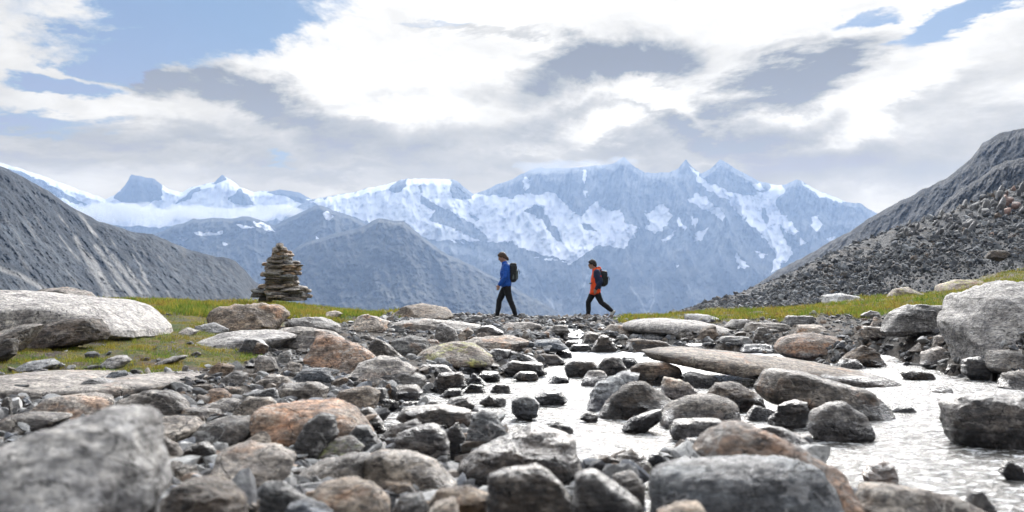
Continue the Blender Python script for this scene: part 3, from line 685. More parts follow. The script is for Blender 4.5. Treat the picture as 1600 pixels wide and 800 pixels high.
ROCK_TXT = """
# class | polygon | options | landmark label / short name
w|-80 470 -60 452 0 454 50 458 110 465 160 471 200 479 235 494 268 518 200 521 150 524 60 517 0 521 -80 530|hd=1.6,ang=.5|broad pale bedrock hump at the left edge, grass behind it|pale bedrock hump
p|57 466 60 452 100 449 135 455 152 466 140 472 70 472|D=24|pale flat-topped rock peeping over the left bedrock hump|rock behind the hump
b|35 545 50 520 75 505 120 495 148 498 160 512 163 525 130 532 85 540 60 548|ang=1|brown wedge-shaped boulder sitting in the moss before the pale hump|brown wedge boulder
t|-30 550 -30 525 0 518 30 510 60 508 50 525 30 548||
b|-20 568 0 530 25 528 22 552 0 566||
s|27 506 35 488 45 485 58 486 62 506 45 512||
p|170 514 178 499 195 500 207 514||
t|324 502 330 484 360 477 400 474 430 477 446 487 446 496 430 513 420 518 395 517 350 509|ang=1.2,flat=.45|big tilted slab with pale top and dark broken front below the cairn|pale-topped tilted slab
w|280 519 290 511 310 517 300 524 283 524||
p|305 510 330 504 360 513 357 520 310 520||
w|312 533 345 520 400 516 440 518 470 525 440 540 380 546 330 543|ang=.6,hd=.7|low whitish bedrock plate in front of the tilted slab|whitish bedrock plate
d|372 548 382 530 405 531 418 540 412 552 375 552||
w|155 571 175 557 190 555 203 562 190 573 160 575||
p|235 570 270 557 290 555 285 562 245 571||
p|15 581 45 565 75 561 90 568 70 576 30 581||
w|-60 622 -40 590 0 588 110 588 150 594 230 590 322 590 320 602 115 619 70 621 0 623|hd=1.1,ang=.4,cuts=3,flat=.4|long flat whitish slab lying at the edge of the moss on the left|long whitish slab
d|112 620 130 598 150 590 175 600 192 612 150 613||
b|325 581 340 567 365 572 360 583 335 586||
g|345 592 365 579 385 585 380 601 350 603||
o|317 627 325 610 345 608 360 618 355 629 320 631||small rounded tan cobble at the end of the long whitish slab|tan cobble
p|52 641 75 622 130 615 165 620 170 635 150 649 100 656 60 651|||
g|165 649 190 625 230 612 270 615 293 635 280 652 240 657 200 656||layered dark grey boulder arched over a black hollow on the left|arched layered boulder
d|0 652 3 622 15 622 20 650||
g|-40 680 0 656 40 645 110 650 60 674 0 680||
g|265 649 290 638 340 640 348 648 310 656 270 656||
p|310 637 345 623 375 625 362 643 325 650||
g|365 646 380 622 420 622 440 640 420 656 375 656||
p|203 673 240 656 300 655 315 665 295 692 270 697 210 692||
g|212 731 212 695 245 682 275 695 285 710 265 732 235 738|||
t|293 697 315 665 350 653 390 652 400 670 385 694 330 702 300 700|||
d|270 722 290 698 315 692 335 705 330 732 290 730||
g|240 752 265 722 300 730 310 742 270 757||
p|330 757 338 708 370 697 420 700 462 715 442 747 400 772 350 777|ang=.5|large pale grey boulder left of the two long dark boulders in front|large pale grey boulder
w|-90 860 -80 735 0 705 60 680 130 656 165 652 195 665 212 710 235 745 247 762 205 800 180 860|D=2.5,hd=.32,ang=.45|huge blurred pale boulder filling the lower left corner|huge corner boulder
g|185 850 190 778 215 765 240 772 247 850|D=2.9|
b|225 850 240 790 265 755 310 750 340 765 372 790 378 850|D=3.1,hd=.2|brown and grey peaked stone at the bottom edge beside the corner boulder|brown peaked stone
o|390 652 400 640 460 632 510 627 545 640 570 665 592 692 600 705 560 704 500 692 440 682 400 672|ang=.5|wide pale slab with an orange-tan back rising in the left foreground|tan-backed slab
g|460 692 475 665 500 645 520 650 527 680 515 697 490 717 470 714||
p|395 702 388 688 405 673 430 672 457 695 440 707||
l|497 717 505 695 545 683 570 700 545 714 500 720||
g|543 684 555 665 575 668 608 706 590 709 565 702||
d|560 642 575 635 600 660 607 670 590 673 570 657||
t|515 632 530 612 570 605 592 615 590 632 560 642||
d|620 652 630 638 690 634 735 642 737 662 700 668 640 658||long low dark stone across the left arm of the stream|long low dark stone
g|595 681 610 665 650 655 665 670 640 682 610 688||
d|616 697 620 682 650 667 680 665 697 680 704 712 690 718 650 714 625 707|ang=.6|rounded black-bottomed boulder standing in the left trickle|black-bottomed boulder
d|700 672 715 660 730 690 737 706 705 717 698 692||
s|730 682 740 650 755 642 775 650 802 692 780 702 745 704||steep bluish striped rock between the trickle and the stream|bluish striped rock
g|458 757 470 735 500 722 540 712 580 710 577 737 560 752 500 767||
g|560 747 565 715 590 706 640 710 680 725 717 750 705 763 660 775 600 765|ang=.5|long dark boulder tapering to an orange tip in the lower middle|long boulder with orange tip
d|712 722 740 705 800 687 830 670 870 675 895 690 905 732 890 765 840 765 790 748 740 738|ang=.6|broad dark boulder at the near edge of the bright water|broad dark stream boulder
t|475 815 490 762 530 755 580 760 605 780 612 820|D=3.6,ang=.4|large smooth tan boulder at the bottom edge, left of the middle|smooth tan boulder
t|580 772 600 753 640 755 657 770 610 782||
g|605 806 625 780 655 768 670 792 640 810|D=3.7|
b|665 788 680 770 730 762 767 775 762 792 700 803|D=3.7|
t|640 830 680 790 710 782 722 830|D=3.4|
s|430 830 450 790 480 783 520 800 520 830|D=3.3|
d|762 840 762 745 790 735 840 730 870 755 890 780 902 840|D=3.5,ang=.5|tall dark boulder with a pale ridge at the bottom edge middle|tall pale-ridged boulder
g|410 757 440 755 480 780 442 802 405 792|D=3.8|
g|800 642 800 625 825 620 842 630 840 647 815 657||small round dark boulder alone in the bright stream|round stream boulder
g|835 620 850 610 875 610 887 625 870 634 845 630||
d|848 664 870 658 897 670 890 680 865 677||
p|916 628 935 600 980 583 1002 585 990 612 950 642 925 642||pale grey tilted boulder leaning against a dark brown one|pale tilted boulder
b|932 647 950 625 985 600 1010 599 1050 620 1057 637 1020 653 960 655|ang=.6|pointed dark brown boulder in the middle of the stream|pointed dark brown boulder
d|972 667 985 655 1035 638 1032 657 1000 675 978 677||
p|1028 652 1040 635 1080 622 1120 620 1150 628 1157 647 1140 664 1080 663 1040 670|ang=.4|rounded pale grey boulder with rusty stains in midstream|rusty-stained round boulder
g|1047 672 1055 658 1100 655 1135 657 1137 672 1115 688 1075 690 1052 684|ang=.3|loaf-shaped boulder with wet black underside in midstream|loaf-shaped boulder
b|1100 620 1120 600 1150 597 1185 615 1192 637 1160 643 1150 630|||
w|1033 612 1040 588 1075 600 1100 617 1060 624||
b|985 577 1000 568 1040 566 1062 575 1067 594 1040 602 1000 600|ang=.3|smooth brown rounded boulder at the head of the stream group|smooth brown boulder
g|935 572 945 560 970 558 980 577 960 587 940 584|ang=.4
d|967 567 975 557 990 558 1000 570 985 576 970 576|ang=.6
d|880 572 895 562 925 563 937 575 920 588 890 590|ang=.3|smooth dark oval boulder at the left end of the stream group|dark oval boulder
t|907 597 920 580 945 580 954 592 930 604 910 604|ang=.5
g|1065 587 1080 582 1120 590 1127 602 1100 606 1070 600||
o|1090 720 1110 690 1150 662 1180 660 1220 680 1270 700 1310 740 1340 790 1347 850 1200 850 1150 732|ang=.5|big sloping boulder with a rusty orange peak in the right foreground|orange-peaked boulder
s|1015 850 1020 742 1050 726 1150 722 1240 722 1290 735 1305 760 1312 850|D=3.6,hd=.26,ang=.45|massive flat-topped blue-grey boulder at the bottom right of middle|massive flat-topped boulder
d|897 840 900 745 930 738 960 755 1000 785 1012 840|D=3.6,ang=.4|smooth dark slanting boulder at the bottom edge by the water gap|dark slanting boulder
g|955 785 960 742 985 733 1005 755 1007 785|D=4.3|
l|962 740 965 712 990 706 1010 718 1022 735 1000 742||small mossy-topped stone in front of the glittering water|mossy-topped stone
t|1020 830 1030 802 1060 790 1100 790 1117 830|D=3.2|
d|1065 697 1075 685 1110 688 1102 702 1075 702||
g|1180 607 1205 576 1260 585 1320 603 1360 612 1390 625 1397 647 1380 657 1350 657 1290 640 1240 632 1200 622|ang=.5|long dark whale-backed boulder across the stream|whale-backed boulder
g|1265 667 1270 645 1300 632 1325 631 1355 650 1363 677 1345 688 1300 690 1275 682|ang=.5|domed grey boulder below the end of the whale-backed one|domed grey boulder
d|1200 658 1220 635 1250 626 1263 630 1263 657 1245 670 1205 664||
g|1160 655 1180 633 1215 645 1212 657 1165 658||
d|1150 672 1200 664 1232 675 1267 690 1277 702 1240 708 1180 692|ang=1|
d|1478 652 1480 630 1500 620 1560 617 1640 620 1650 690 1600 698 1560 700 1500 692 1485 677|ang=.5|big dark mottled boulder in the water at the right edge|big dark mottled boulder
o|1350 740 1365 725 1385 722 1400 730 1400 747 1370 757 1350 752|ang=.8|small rust-topped stone awash in the wide right-hand water|rust-topped stone
t|1345 850 1345 792 1370 762 1400 765 1450 775 1500 785 1542 802 1542 850|D=3.7|low tan-grey boulder at the bottom edge, right of the orange-peaked one|low tan-grey boulder
d|1503 815 1507 788 1520 770 1540 770 1555 800 1557 815|D=4.0|
d|1563 737 1575 720 1595 730 1602 752 1580 752||
t|1453 613 1460 603 1485 604 1488 614||
w|1494 545 1499 505 1525 480 1540 461 1580 447 1620 440 1690 445 1720 592 1640 588 1560 582 1490 576|D=13.5,hd=1.0,ang=.5,sink=.1,flat=.4,cuts=5,lean=1.3|huge smooth whitish rock slab leaning at the right edge|huge whitish slab
g|1380 512 1400 490 1420 479 1480 478 1505 482 1500 500 1497 527 1460 522 1420 517 1395 522|ang=1|blocky grey boulder with a dark hollow beneath it, beside the huge slab|blocky hollow boulder
o|1210 542 1225 528 1260 521 1330 530 1337 541 1320 557 1260 560 1220 552|ang=.6|long pinkish-brown hump of rock on the far bank|pinkish hump
b|1310 564 1340 545 1350 540 1370 548 1382 570 1370 574 1330 570||brown creased wedge stone at the far water's edge on the right|brown creased wedge
p|1310 572 1320 560 1340 562 1352 577 1320 576||
b|1410 582 1420 577 1455 582 1462 592 1430 594 1415 590|ang=1|
d|1480 577 1485 568 1500 570 1504 582 1485 583||
d|1505 582 1510 562 1535 558 1550 572 1567 587 1540 595 1520 590||
t|1543 572 1560 548 1600 546 1650 550 1650 577 1600 582 1560 582|ang=.4|smooth tan-topped boulder under the huge whitish slab|smooth tan-topped boulder
t|1560 602 1570 585 1640 577 1640 606 1570 609||
w|1437 567 1445 550 1475 543 1492 555 1470 567||
g|1330 527 1350 510 1385 512 1382 527 1340 532||
p|1360 508 1370 495 1383 500 1382 512 1362 512||
w|1455 542 1465 525 1485 525 1487 542||
b|1482 544 1490 525 1500 524 1510 542||small sharp dark pyramid stone at the foot of the huge slab|dark pyramid stone
g|1420 547 1450 530 1467 541 1440 550||
p|1240 522 1250 508 1285 507 1292 517 1260 524||
g|1225 507 1230 493 1270 494 1277 502 1240 510||
g|1345 492 1360 485 1373 488 1374 497 1350 497||
w|1285 477 1290 462 1320 458 1342 463 1347 477 1300 482|D=38|pale block on the grass at the foot of the scree|pale block at the scree foot
l|1383 465 1400 452 1425 447 1442 458 1420 468|D=40|low yellow-green lichened rock at the foot of the scree|lichened low rock
l|1460 458 1470 445 1500 437 1540 440 1554 452 1520 460|D=42|wide lichen-covered boulder with a pink side below the scree|wide lichened boulder
b|1540 402 1548 392 1570 390 1577 397 1562 406|D=62|dark brown boulder lying high on the scree slope|high scree boulder
t|985 553 1020 545 1100 547 1200 559 1300 571 1380 584 1402 595 1380 602 1300 594 1200 579 1080 572 1000 563|hd=1.3,ang=.3,cuts=2,flat=.4|long flat brownish bedrock ledge lying across the stream|flat bedrock ledge
w|960 512 990 500 1040 498 1090 502 1130 511 1152 522 1100 525 1000 518|hd=1.2,ang=.3,cuts=2|broad pale bedrock plate on the far bank right of the hikers|broad pale plate
w|1070 502 1072 490 1110 492 1124 498 1100 505||
p|1000 507 1010 498 1024 497 1026 505 1010 509||
d|920 549 935 530 943 521 955 532 964 542 950 551|ang=1.2|small dark pointed stone before the far trickle|dark pointed stone
g|903 543 915 522 940 520 950 535||
b|975 547 980 530 1000 528 1040 535 1062 547 1020 550||
g|1040 527 1060 515 1080 513 1087 532 1060 534||
t|1085 530 1100 512 1118 507 1123 522 1110 530||
p|1000 532 1010 520 1035 518 1046 532 1020 537||
d|887 547 895 538 920 538 926 545 905 550||
b|830 567 840 553 870 555 887 565 870 570||
s|1120 533 1130 525 1170 527 1177 537 1140 539||
g|1175 528 1185 513 1200 512 1214 531 1190 537||
t|1160 517 1170 504 1230 505 1238 513 1190 520||
p|1130 510 1145 500 1170 499 1180 508 1150 514||
t|606 494 630 480 655 474 672 478 700 479 709 494 690 502 640 500|D=24,ang=1|humped grey-brown boulder on the skyline left of the hikers|skyline boulder
g|603 517 610 503 660 498 720 502 752 507 750 519 700 517 660 520|hd=.5,ang=1|dark flat slab with a black overhang under the skyline boulder|overhanging slab
w|543 512 560 495 575 491 608 500 606 514 570 519||
w|507 497 510 488 522 485 535 490 520 497||small whitish stone on the grassy knoll|whitish knoll stone
g|447 512 450 498 500 496 530 507 532 519 490 522 455 514||
p|425 532 430 515 460 510 490 515 520 520 542 530 480 547 440 542||
o|480 557 488 527 510 525 540 535 570 545 592 557 560 577 520 582 490 574|ang=.8|broad angular boulder with an orange-pink face and green lichen|orange-pink boulder
g|575 542 585 528 600 535 632 557 620 564 590 562||
s|610 532 640 524 665 529 672 547 630 555 612 547||blue-grey cube-like block among the rubble left of the stream|blue-grey block
l|640 562 660 548 700 535 740 537 770 555 770 567 700 570 650 570||
p|715 537 740 528 800 525 832 535 800 550 760 547||
p|543 587 560 570 590 557 620 560 652 577 640 592 580 600 545 597|ang=.8|pale peaked boulder with a flat base right of the orange-pink one|pale peaked boulder
g|680 522 682 510 692 505 710 515 720 532 690 535||
p|703 532 730 512 740 520 720 534|ang=1.2
d|740 527 745 512 765 508 787 518 770 527||
g|720 502 740 493 755 493 752 504 725 505||
d|648 582 660 570 700 570 710 582 690 587 655 585||
g|570 602 580 588 640 582 667 590 665 602 620 607 575 607||
d|678 602 685 585 720 582 732 602 700 614 682 612||
d|728 599 740 583 762 599 750 604||
s|458 592 470 578 510 575 522 592 500 602 475 600||
b|393 552 400 535 420 541 415 554||
t|398 577 400 555 425 560 434 574 415 582||
s|432 567 437 552 452 550 457 567||
t|435 582 450 565 470 570 472 582 450 587||
g|400 597 420 585 450 590 460 602 420 607||
g|430 612 442 600 490 598 512 607 510 622 460 627 432 622||
g|785 562 790 548 830 555 842 564 820 570||
d|780 577 800 565 850 568 857 582 810 590||
g|578 620 600 605 650 602 662 614 640 627 600 624||
d|685 620 700 608 720 607 724 617 700 622||
d|723 614 735 600 755 602 760 614||
g|395 625 400 610 428 607 436 620 420 630||
p|770 516 790 505 830 503 850 510 820 518||
g|850 520 865 508 885 508 890 520 870 525||
p|940 518 955 507 985 510 990 520 965 524||
t|640 516 660 508|skip
s|820 545 840 532 875 530 890 542 860 548||
g|750 556 770 545 800 547 790 560||
p|1150 548 1165 538 1205 538 1208 550 1180 552||
g|1060 546 1075 536 1110 537 1120 547||
t|1030 565 1045 560 1062 562 1060 567 1035 568||
d|560 620 575 608 600 606 606 618 585 626||
g|618 640 630 628 655 627 660 640||
d|742 590 755 580 780 582 782 594 755 597||
d|765 612 775 600 795 602 798 614||
g|655 640 668 630 690 632 694 640|skip
d|690 640 702 622 730 620 742 634 720 645||
g|748 628 765 618 790 622 790 634 765 636||
d|905 655 915 645 935 648 932 660||
g|800 590 812 580 838 582 842 592 820 596||
d|855 595 868 586 890 590 888 600||
g|862 560 872 548 892 550 895 560||
d|640 604 650 596 672 598 674 606||
d|1085 760 1090 750 1100 752 1100 762|skip
g|1385 640 1400 634 1425 636 1430 642 1400 645||
d|1060 715 1075 708 1090 712 1085 720||
g|905 528 918 518 935 520 936 530||
d|878 540 888 532 905 534 902 544||
g|845 538 860 528 880 530 880 540||
"""
for ln in ROCK_TXT.strip().split('\n'):
    if ln.startswith('#') or 'skip' in ln: continue
    f = (ln.split('|')+['']*5)[:5]
    kw = {}
    for kv in f[2].split(','):
        if '=' in kv:
            a, b_ = kv.split('='); kw[a.strip()] = float(b_)
    if 'cuts' in kw: kw['cuts'] = int(kw['cuts'])
    P = pts(f[1]); wpx = max(p[0] for p in P)-min(p[0] for p in P)
    kw.setdefault('ang', .8)
    o = trace_rock(f[0], P, name='boulder' if wpx > 75 else 'stone', **kw)
    if f[3]: ROCKS[-1]['label'] = f[3]; ROCKS[-1]['short'] = f[4]
# smaller stones between the boulders: copies of twelve shapes
rng = np.random.RandomState(5); random.seed(5)
protos = []
for i in range(14):
    n = rng.randint(6, 9); a = np.sort(rng.uniform(0, 2*np.pi, n)); 
    poly = [(.5*math.cos(t)*rng.uniform(.85, 1.1), .22*math.sin(t)*rng.uniform(.75, 1.15)+.17) for t in np.linspace(0, 2*np.pi, n, endpoint=False)+rng.uniform(0, .5)]
    me = rock_mesh('stone_shape', poly, .38, 500+i, [.6, 1.1, 1.1][i % 3], .8, .42, 14)
    me.materials.append(M['g']); protos.append(me)
TR = [r['P'] for r in ROCKS]
placed = []; tries = 0
while len(placed) < 150 and tries < 60000:
    tries += 1
    py = 498+300*rng.uniform()**1.35; px = rng.uniform(-20, 1620)
    ww = (13+(py-498)/300*62)*rng.uniform(.65, 1.35)
    if any(inpoly(np.array([px]), np.array([py]), P)[0] for P in TR): continue
    if any(abs(px-a)*1. < .42*(ww+c) and abs(py-b) < .22*(ww+c) for a, b, c in placed): continue
    D = depth_at(px, py+ww*.15)
    if D is None: continue
    z = float(zground(px, D)); sm = float(stream_mask(np.array([px]), np.array([D]))[0])
    mo = float(is_moss(np.array([px]), np.array([D]), np.array([z]))[0])
    if sm > .5 and rng.uniform() > (.7 if px < 960 else .2): continue
    if mo > .5 and rng.uniform() > .12: continue
    placed.append((px, py, ww))
    cls = rng.choice(list('ddddgs') if sm > .5 else list('ppgggddtbso'), 1)[0]
    s = ww/F*D
    o = bpy.data.objects.new('stone', protos[rng.randint(len(protos))]); link(o)
    o.location = ((px-800)/F*(D+.2*s), D+.2*s, z-.1*s-(.02 if sm > .5 else 0))
    o.rotation_euler = (rng.uniform(-.25, .25), rng.uniform(-.3, .3), rng.uniform(0, 6.28)); o.scale = (s, s*rng.uniform(.7, 1.1), s*rng.uniform(.7, 1.25))
    o.material_slots[0].link = 'OBJECT'; o.material_slots[0].material = M[str(cls)]
    ROCKS.append(dict(o=o, px=px, py=py, w=ww, h=ww*.5, cls=str(cls)))
# labels that single out every stone, measured from the landmarks
CN = dict(p='pale grey', w='whitish', g='grey', d='dark', b='brown', o='rusty tan', t='tan', l='lichened', s='bluish grey')
LM = [r for r in ROCKS if 'label' in r]
EXTRA = [dict(px=440, py=468, short='cairn', w=90), dict(px=787, py=498, short='blue-jacketed hiker', w=40), dict(px=935, py=495, short='orange-jacketed hiker', w=40)]
for r in ROCKS:
    sz = 'tiny' if r['w'] < 22 else 'small' if r['w'] < 55 else 'medium' if r['w'] < 110 else 'large'
    ar = r['w']/max(r['h'], 1); r['adj'] = sz+' '+('flat ' if ar > 3 else 'upright ' if ar < 1.05 else '')+CN[r['cls']]
def rel(r, L):
    dx, dy = r['px']-L['px'], (r['py']-L['py'])*2.0
    if abs(dx) > abs(dy): return 'left of' if dx < 0 else 'right of'
    return 'behind' if dy < 0 else 'in front of'
def dist(r, L): return math.hypot(r['px']-L['px'], 2*(r['py']-L['py']))
used = set()
ORD = ['', 'second ', 'third ', 'fourth ', 'fifth ', 'sixth ', 'seventh ', 'eighth ', 'ninth ', 'tenth ', 'eleventh ', 'twelfth ']
for r in ROCKS:
    if 'label' in r: lab = r['label']
    else:
        best = None
        for q, L in enumerate(sorted(LM+EXTRA, key=lambda L: dist(r, L))[:9]):
            rl = rel(r, L); same = [s for s in ROCKS if 'label' not in s and s['adj'] == r['adj'] and rel(s, L) == rl]
            rank = sum(dist(s, L) < dist(r, L) for s in same)
            cost = rank*2+q
            if best is None or cost < best[0]: best = (cost, rank, rl, L)
        _, rank, rl, L = best
        lab = '%snearest %s stone %s the %s' % (ORD[min(rank, 11)], r['adj'], rl, L['short'])
    used.add(lab)
    tag(r['o'], lab, 'boulder' if r['w'] > 75 else 'stone', 'boulders and stones of the stream bed')

# ------------------------------------------------------------------ pebbles and rubble: far too many to count
def ico(sub, seed, squash=(1, .8, .55), cuts=6):
    bm = bmesh.new(); bmesh.ops.create_icosphere(bm, subdivisions=sub, radius=.5)
    V = np.array([v.co[:] for v in bm.verts]); Fc = np.array([[v.index for v in f.verts] for f in bm.faces]); bm.free()
    r = np.random.RandomState(seed)
    for q in range(cuts):
        n = r.normal(size=3); n /= np.linalg.norm(n); lim = r.uniform(.22, .40); dd = V@n
        V = V-np.maximum(0, dd-lim)[:, None]*n
    V = V+fbm(V[:, 0]*3+seed, V[:, 1]*3, V[:, 2]*3, 3)[:, None]*V*.12
    return V*np.array(squash), Fc
ICO = [ico(2, 900+i, (1, .75, [.35, .5, .42, .6][i % 4]), 14) for i in range(8)]
ICO1 = [ico(1, 700+i, (1, .75, [.5, .7, .6, .9][i % 4]), 4) for i in range(8)]
def scatter(name, P, size, rot, colr, label, cat, shapes, mat, tilt=.5, seed=3, smooth=False):
    r = np.random.RandomState(seed); n = len(P)
    az_ = rot; ti = r.normal(0, tilt, n); tj = r.normal(0, tilt, n)
    Vs = []; Fs = []; Cs = []; base = 0; which = r.randint(0, len(shapes), n)
    for s in range(len(shapes)):
        idx = np.nonzero(which == s)[0]
        if not len(idx): continue
        V, Fc = shapes[s]
        ca, sa = np.cos(az_[idx]), np.sin(az_[idx])
        q = V[None]*size[idx][:, None, None]*(1+r.uniform(-.25, .25, (len(idx), 1, 3)))
        x, y, z = q[..., 0], q[..., 1], q[..., 2]
        ct, st_ = np.cos(ti[idx])[:, None], np.sin(ti[idx])[:, None]; x, z = x*ct+z*st_, -x*st_+z*ct
        ct, st_ = np.cos(tj[idx])[:, None], np.sin(tj[idx])[:, None]; y, z = y*ct+z*st_, -y*st_+z*ct
        x, y = x*ca[:, None]-y*sa[:, None], x*sa[:, None]+y*ca[:, None]
        W = np.stack([x, y, z], -1)+P[idx][:, None]
        Vs.append(W.reshape(-1, 3)); m = len(V)
        Fs.append((Fc[None]+(np.arange(len(idx))*m)[:, None, None]).reshape(-1, 3)+base); base += m*len(idx)
        Cs.append(np.repeat(colr[idx], m, 0))
    me = npmesh(name, np.vstack(Vs), np.vstack(Fs), mat, smooth, {'col': np.vstack(Cs)})
    if smooth: me.set_sharp_from_angle(angle=R(30))
    o = link(bpy.data.objects.new(name, me)); tag(o, label, cat, kind='stuff'); return o
def attr_rock_mat(name, sc=1., bd=.01, rough=.8):
    m, nt = newmat(name); k = N(nt)
    geo = k.n('ShaderNodeNewGeometry').outputs['Position']; a = k.n('ShaderNodeAttribute'); a.attribute_name = 'col'
    n1 = k.noise(geo, 30*sc, 5, .65); n2 = k.noise(geo, 9*sc, 6, .7)
    c = k.vmath('SCALE', a.outputs['Color'], k.mrange(n1, .3, .7, .6, 1.4)); c = k.mix(k.mrange(n2, .54, .66, 0, .6), c, (.36, .36, .35))
    k.out(c, rough, k.bump(k.math('ADD', n1, n2), .8, bd), .4); return m
PAL = np.array([(.34,.34,.335), (.2,.2,.2), (.13,.13,.135), (.08,.08,.085), (.2,.17,.145), (.17,.18,.2), (.27,.2,.15), (.46,.455,.445)])
n = 17000
px = rng.uniform(-320, 2050, n); py = 492+310*rng.uniform(0, 1, n)**1.5
# march many rays at once
Dv = np.full(n, np.nan); prev = np.full(n, True)
for D in np.geomspace(2.6, 32, 260):
    z = CAMZ-(py-HY)*D/F; g = zfast(px, np.full(n, D)); hit = (z <= g) & np.isnan(Dv); Dv[hit] = D
ok = ~np.isnan(Dv); px, py, Dv = px[ok], py[ok], Dv[ok]
ex = rng.uniform(560, 1080, 3200); eD = rng.uniform(19, 30.5, 3200)          # the broken crest under the hikers
px = np.concatenate([px, ex]); py = np.concatenate([py, np.full(3200, 500.)]); Dv = np.concatenate([Dv, eD])
z = zground(px, Dv); mo = is_moss(px, Dv, z); sm = stream_mask(px, Dv)
keep = (rng.uniform(size=len(px)) > mo*.93) & (rng.uniform(size=len(px)) > sm*np.where(Dv > 15, .3, np.where(px < 930, .15, np.where(px < 1250, .6, .8))))
px, py, Dv, z, sm = px[keep], py[keep], Dv[keep], z[keep], sm[keep]
size = (4.5+(py-490)*.085)*rng.lognormal(0, .45, len(px))/F*Dv*1.15; size = np.where((py == 500.) & (Dv > 18), rng.uniform(.05, .3, len(px)), size); size = np.clip(size, .03, .32)
ci = rng.choice(8, len(px), p=[.2, .2, .17, .13, .08, .1, .03, .09]); c = PAL[ci]*(1-.6*sm[:, None])
scatter('pebbles', np.stack([(px-800)/F*Dv, Dv, z+size*.08], -1), size, rng.uniform(0, 6.28, len(px)), c,
        'loose rubble and pebbles between the larger stones', 'pebbles', ICO, attr_rock_mat('pebble_rock'), .35, smooth=True)

# ------------------------------------------------------------------ scree slope on the right
SC_CR = [(1045, 492), (1075, 483), (1100, 474), (1150, 460), (1195, 443), (1250, 420), (1300, 396), (1350, 376), (1400, 357), (1450, 344), (1500, 325), (1550, 305), (1600, 288), (1700, 262), (1900, 200), (2300, 100)]
SC_D = [(1045, 46), (1200, 62), (1400, 88), (1600, 112), (2300, 150)]; SC_B = [(1045, 42), (1300, 40), (1600, 38), (2300, 34)]
sm_, nt = newmat('scree_gravel'); k = N(nt)
geo = k.n('ShaderNodeNewGeometry').outputs['Position']; n1 = k.noise(geo, .35, 6, .65); n2 = k.noise(geo, 2.6, 8, .7)
c_ = k.mix(k.mrange(n2, .35, .65), (.035, .037, .042), (.13, .135, .142)); c_ = k.mix(k.mrange(n1, .5, .68), c_, k.mix(1., c_, (1.1, .9, .75), 'MULTIPLY'))
k.out(c_, .9, k.bump(n2, 1., .25), .2)
mountain('scree_slope', SC_CR, 505, SC_D, SC_B, 1.3, jag=2.5, step=3, rows=120, mat=sm_, seed=60, gscale=.5, back=(1.5, .6), label='grey boulder-strewn scree slope on the right')
n = 15000
px = rng.uniform(1045, 1780, n); t = rng.uniform(-.02, 1.0, n)
cyv = np.interp(px, [q[0] for q in SC_CR], [q[1] for q in SC_CR]); ppy = cyv+(488-cyv)*t
D = np.interp(px, [q[0] for q in SC_D], [q[1] for q in SC_D])*(1-t)+np.interp(px, [q[0] for q in SC_B], [q[1] for q in SC_B])*t
sz_ = np.clip(4.5*rng.lognormal(0, .6, n), 2.0, 18)*(.8+.35*np.clip((px-1100)/500, 0, 1))/F*D
lower = (t > .55) & (px > 1380); sz_ = np.where(lower, sz_*.6, sz_)
cc = PAL[rng.choice(8, n, p=[.14, .2, .23, .17, .07, .14, .02, .03])]*.6*np.array([.93, .99, 1.06])
rust = fbm(px/25, ppy/12, 0*px, 3) > .75; cc[rust] = cc[rust]*np.array([1.5, .95, .7])
scatter('scree_rubble', np.stack([(px-800)/F*D, D-.2, CAMZ+(HY-ppy)/F*D], -1), sz_, rng.uniform(0, 6.28, n), cc,
        'countless angular blocks covering the scree slope', 'scree', ICO1, attr_rock_mat('scree_rock', .12, .06), .8, seed=9)
# the outcrop of upright slabs high on the scree
n = 210
px = rng.uniform(1395, 1780, n); cyv = np.interp(px, [q[0] for q in SC_CR], [q[1] for q in SC_CR]); off = rng.uniform(-2, 46, n)*np.clip((px-1380)/120, .35, 1); ppy = cyv+off
tt = off/(505-cyv); D = np.interp(px, [q[0] for q in SC_D], [q[1] for q in SC_D])*(1-tt)+np.interp(px, [q[0] for q in SC_B], [q[1] for q in SC_B])*tt
Vs = []; Fs = []; Cs = []; base = 0
for i in range(n):
    V, Fc = ICO[i % 8]; s = rng.uniform(.4, .85)*np.clip((px[i]-1350)/180, .5, 1.1)
    Q = V*np.array([1.1*s, 2.2*s, 4.6*s]); a = rng.normal(.5, .2)
    x = Q[:, 0]*math.cos(a)+Q[:, 2]*math.sin(a); zz = -Q[:, 0]*math.sin(a)+Q[:, 2]*math.cos(a)
    Vs.append(np.stack([x+(px[i]-800)/F*D[i], Q[:, 1]+D[i]-1.2, zz+CAMZ+(HY-ppy[i])/F*D[i]+.2*s], -1)); Fs.append(Fc+base); base += len(V)
    cl = PAL[rng.choice([1, 1, 2, 2, 3])]*(np.array([1.25, .8, .65]) if abs(px[i]-1570) < 9 and ppy[i] < 345 else 1.)
    Cs.append(np.repeat(cl[None], len(V), 0))
me = npmesh('rock_outcrop', np.vstack(Vs), np.vstack(Fs), attr_rock_mat('outcrop_rock', .15, .06), True, {'col': np.vstack(Cs)})
tag(link(bpy.data.objects.new('rock_outcrop', me)), 'outcrop of upright leaning slabs with a rust-red patch, high on the right', kind='structure')

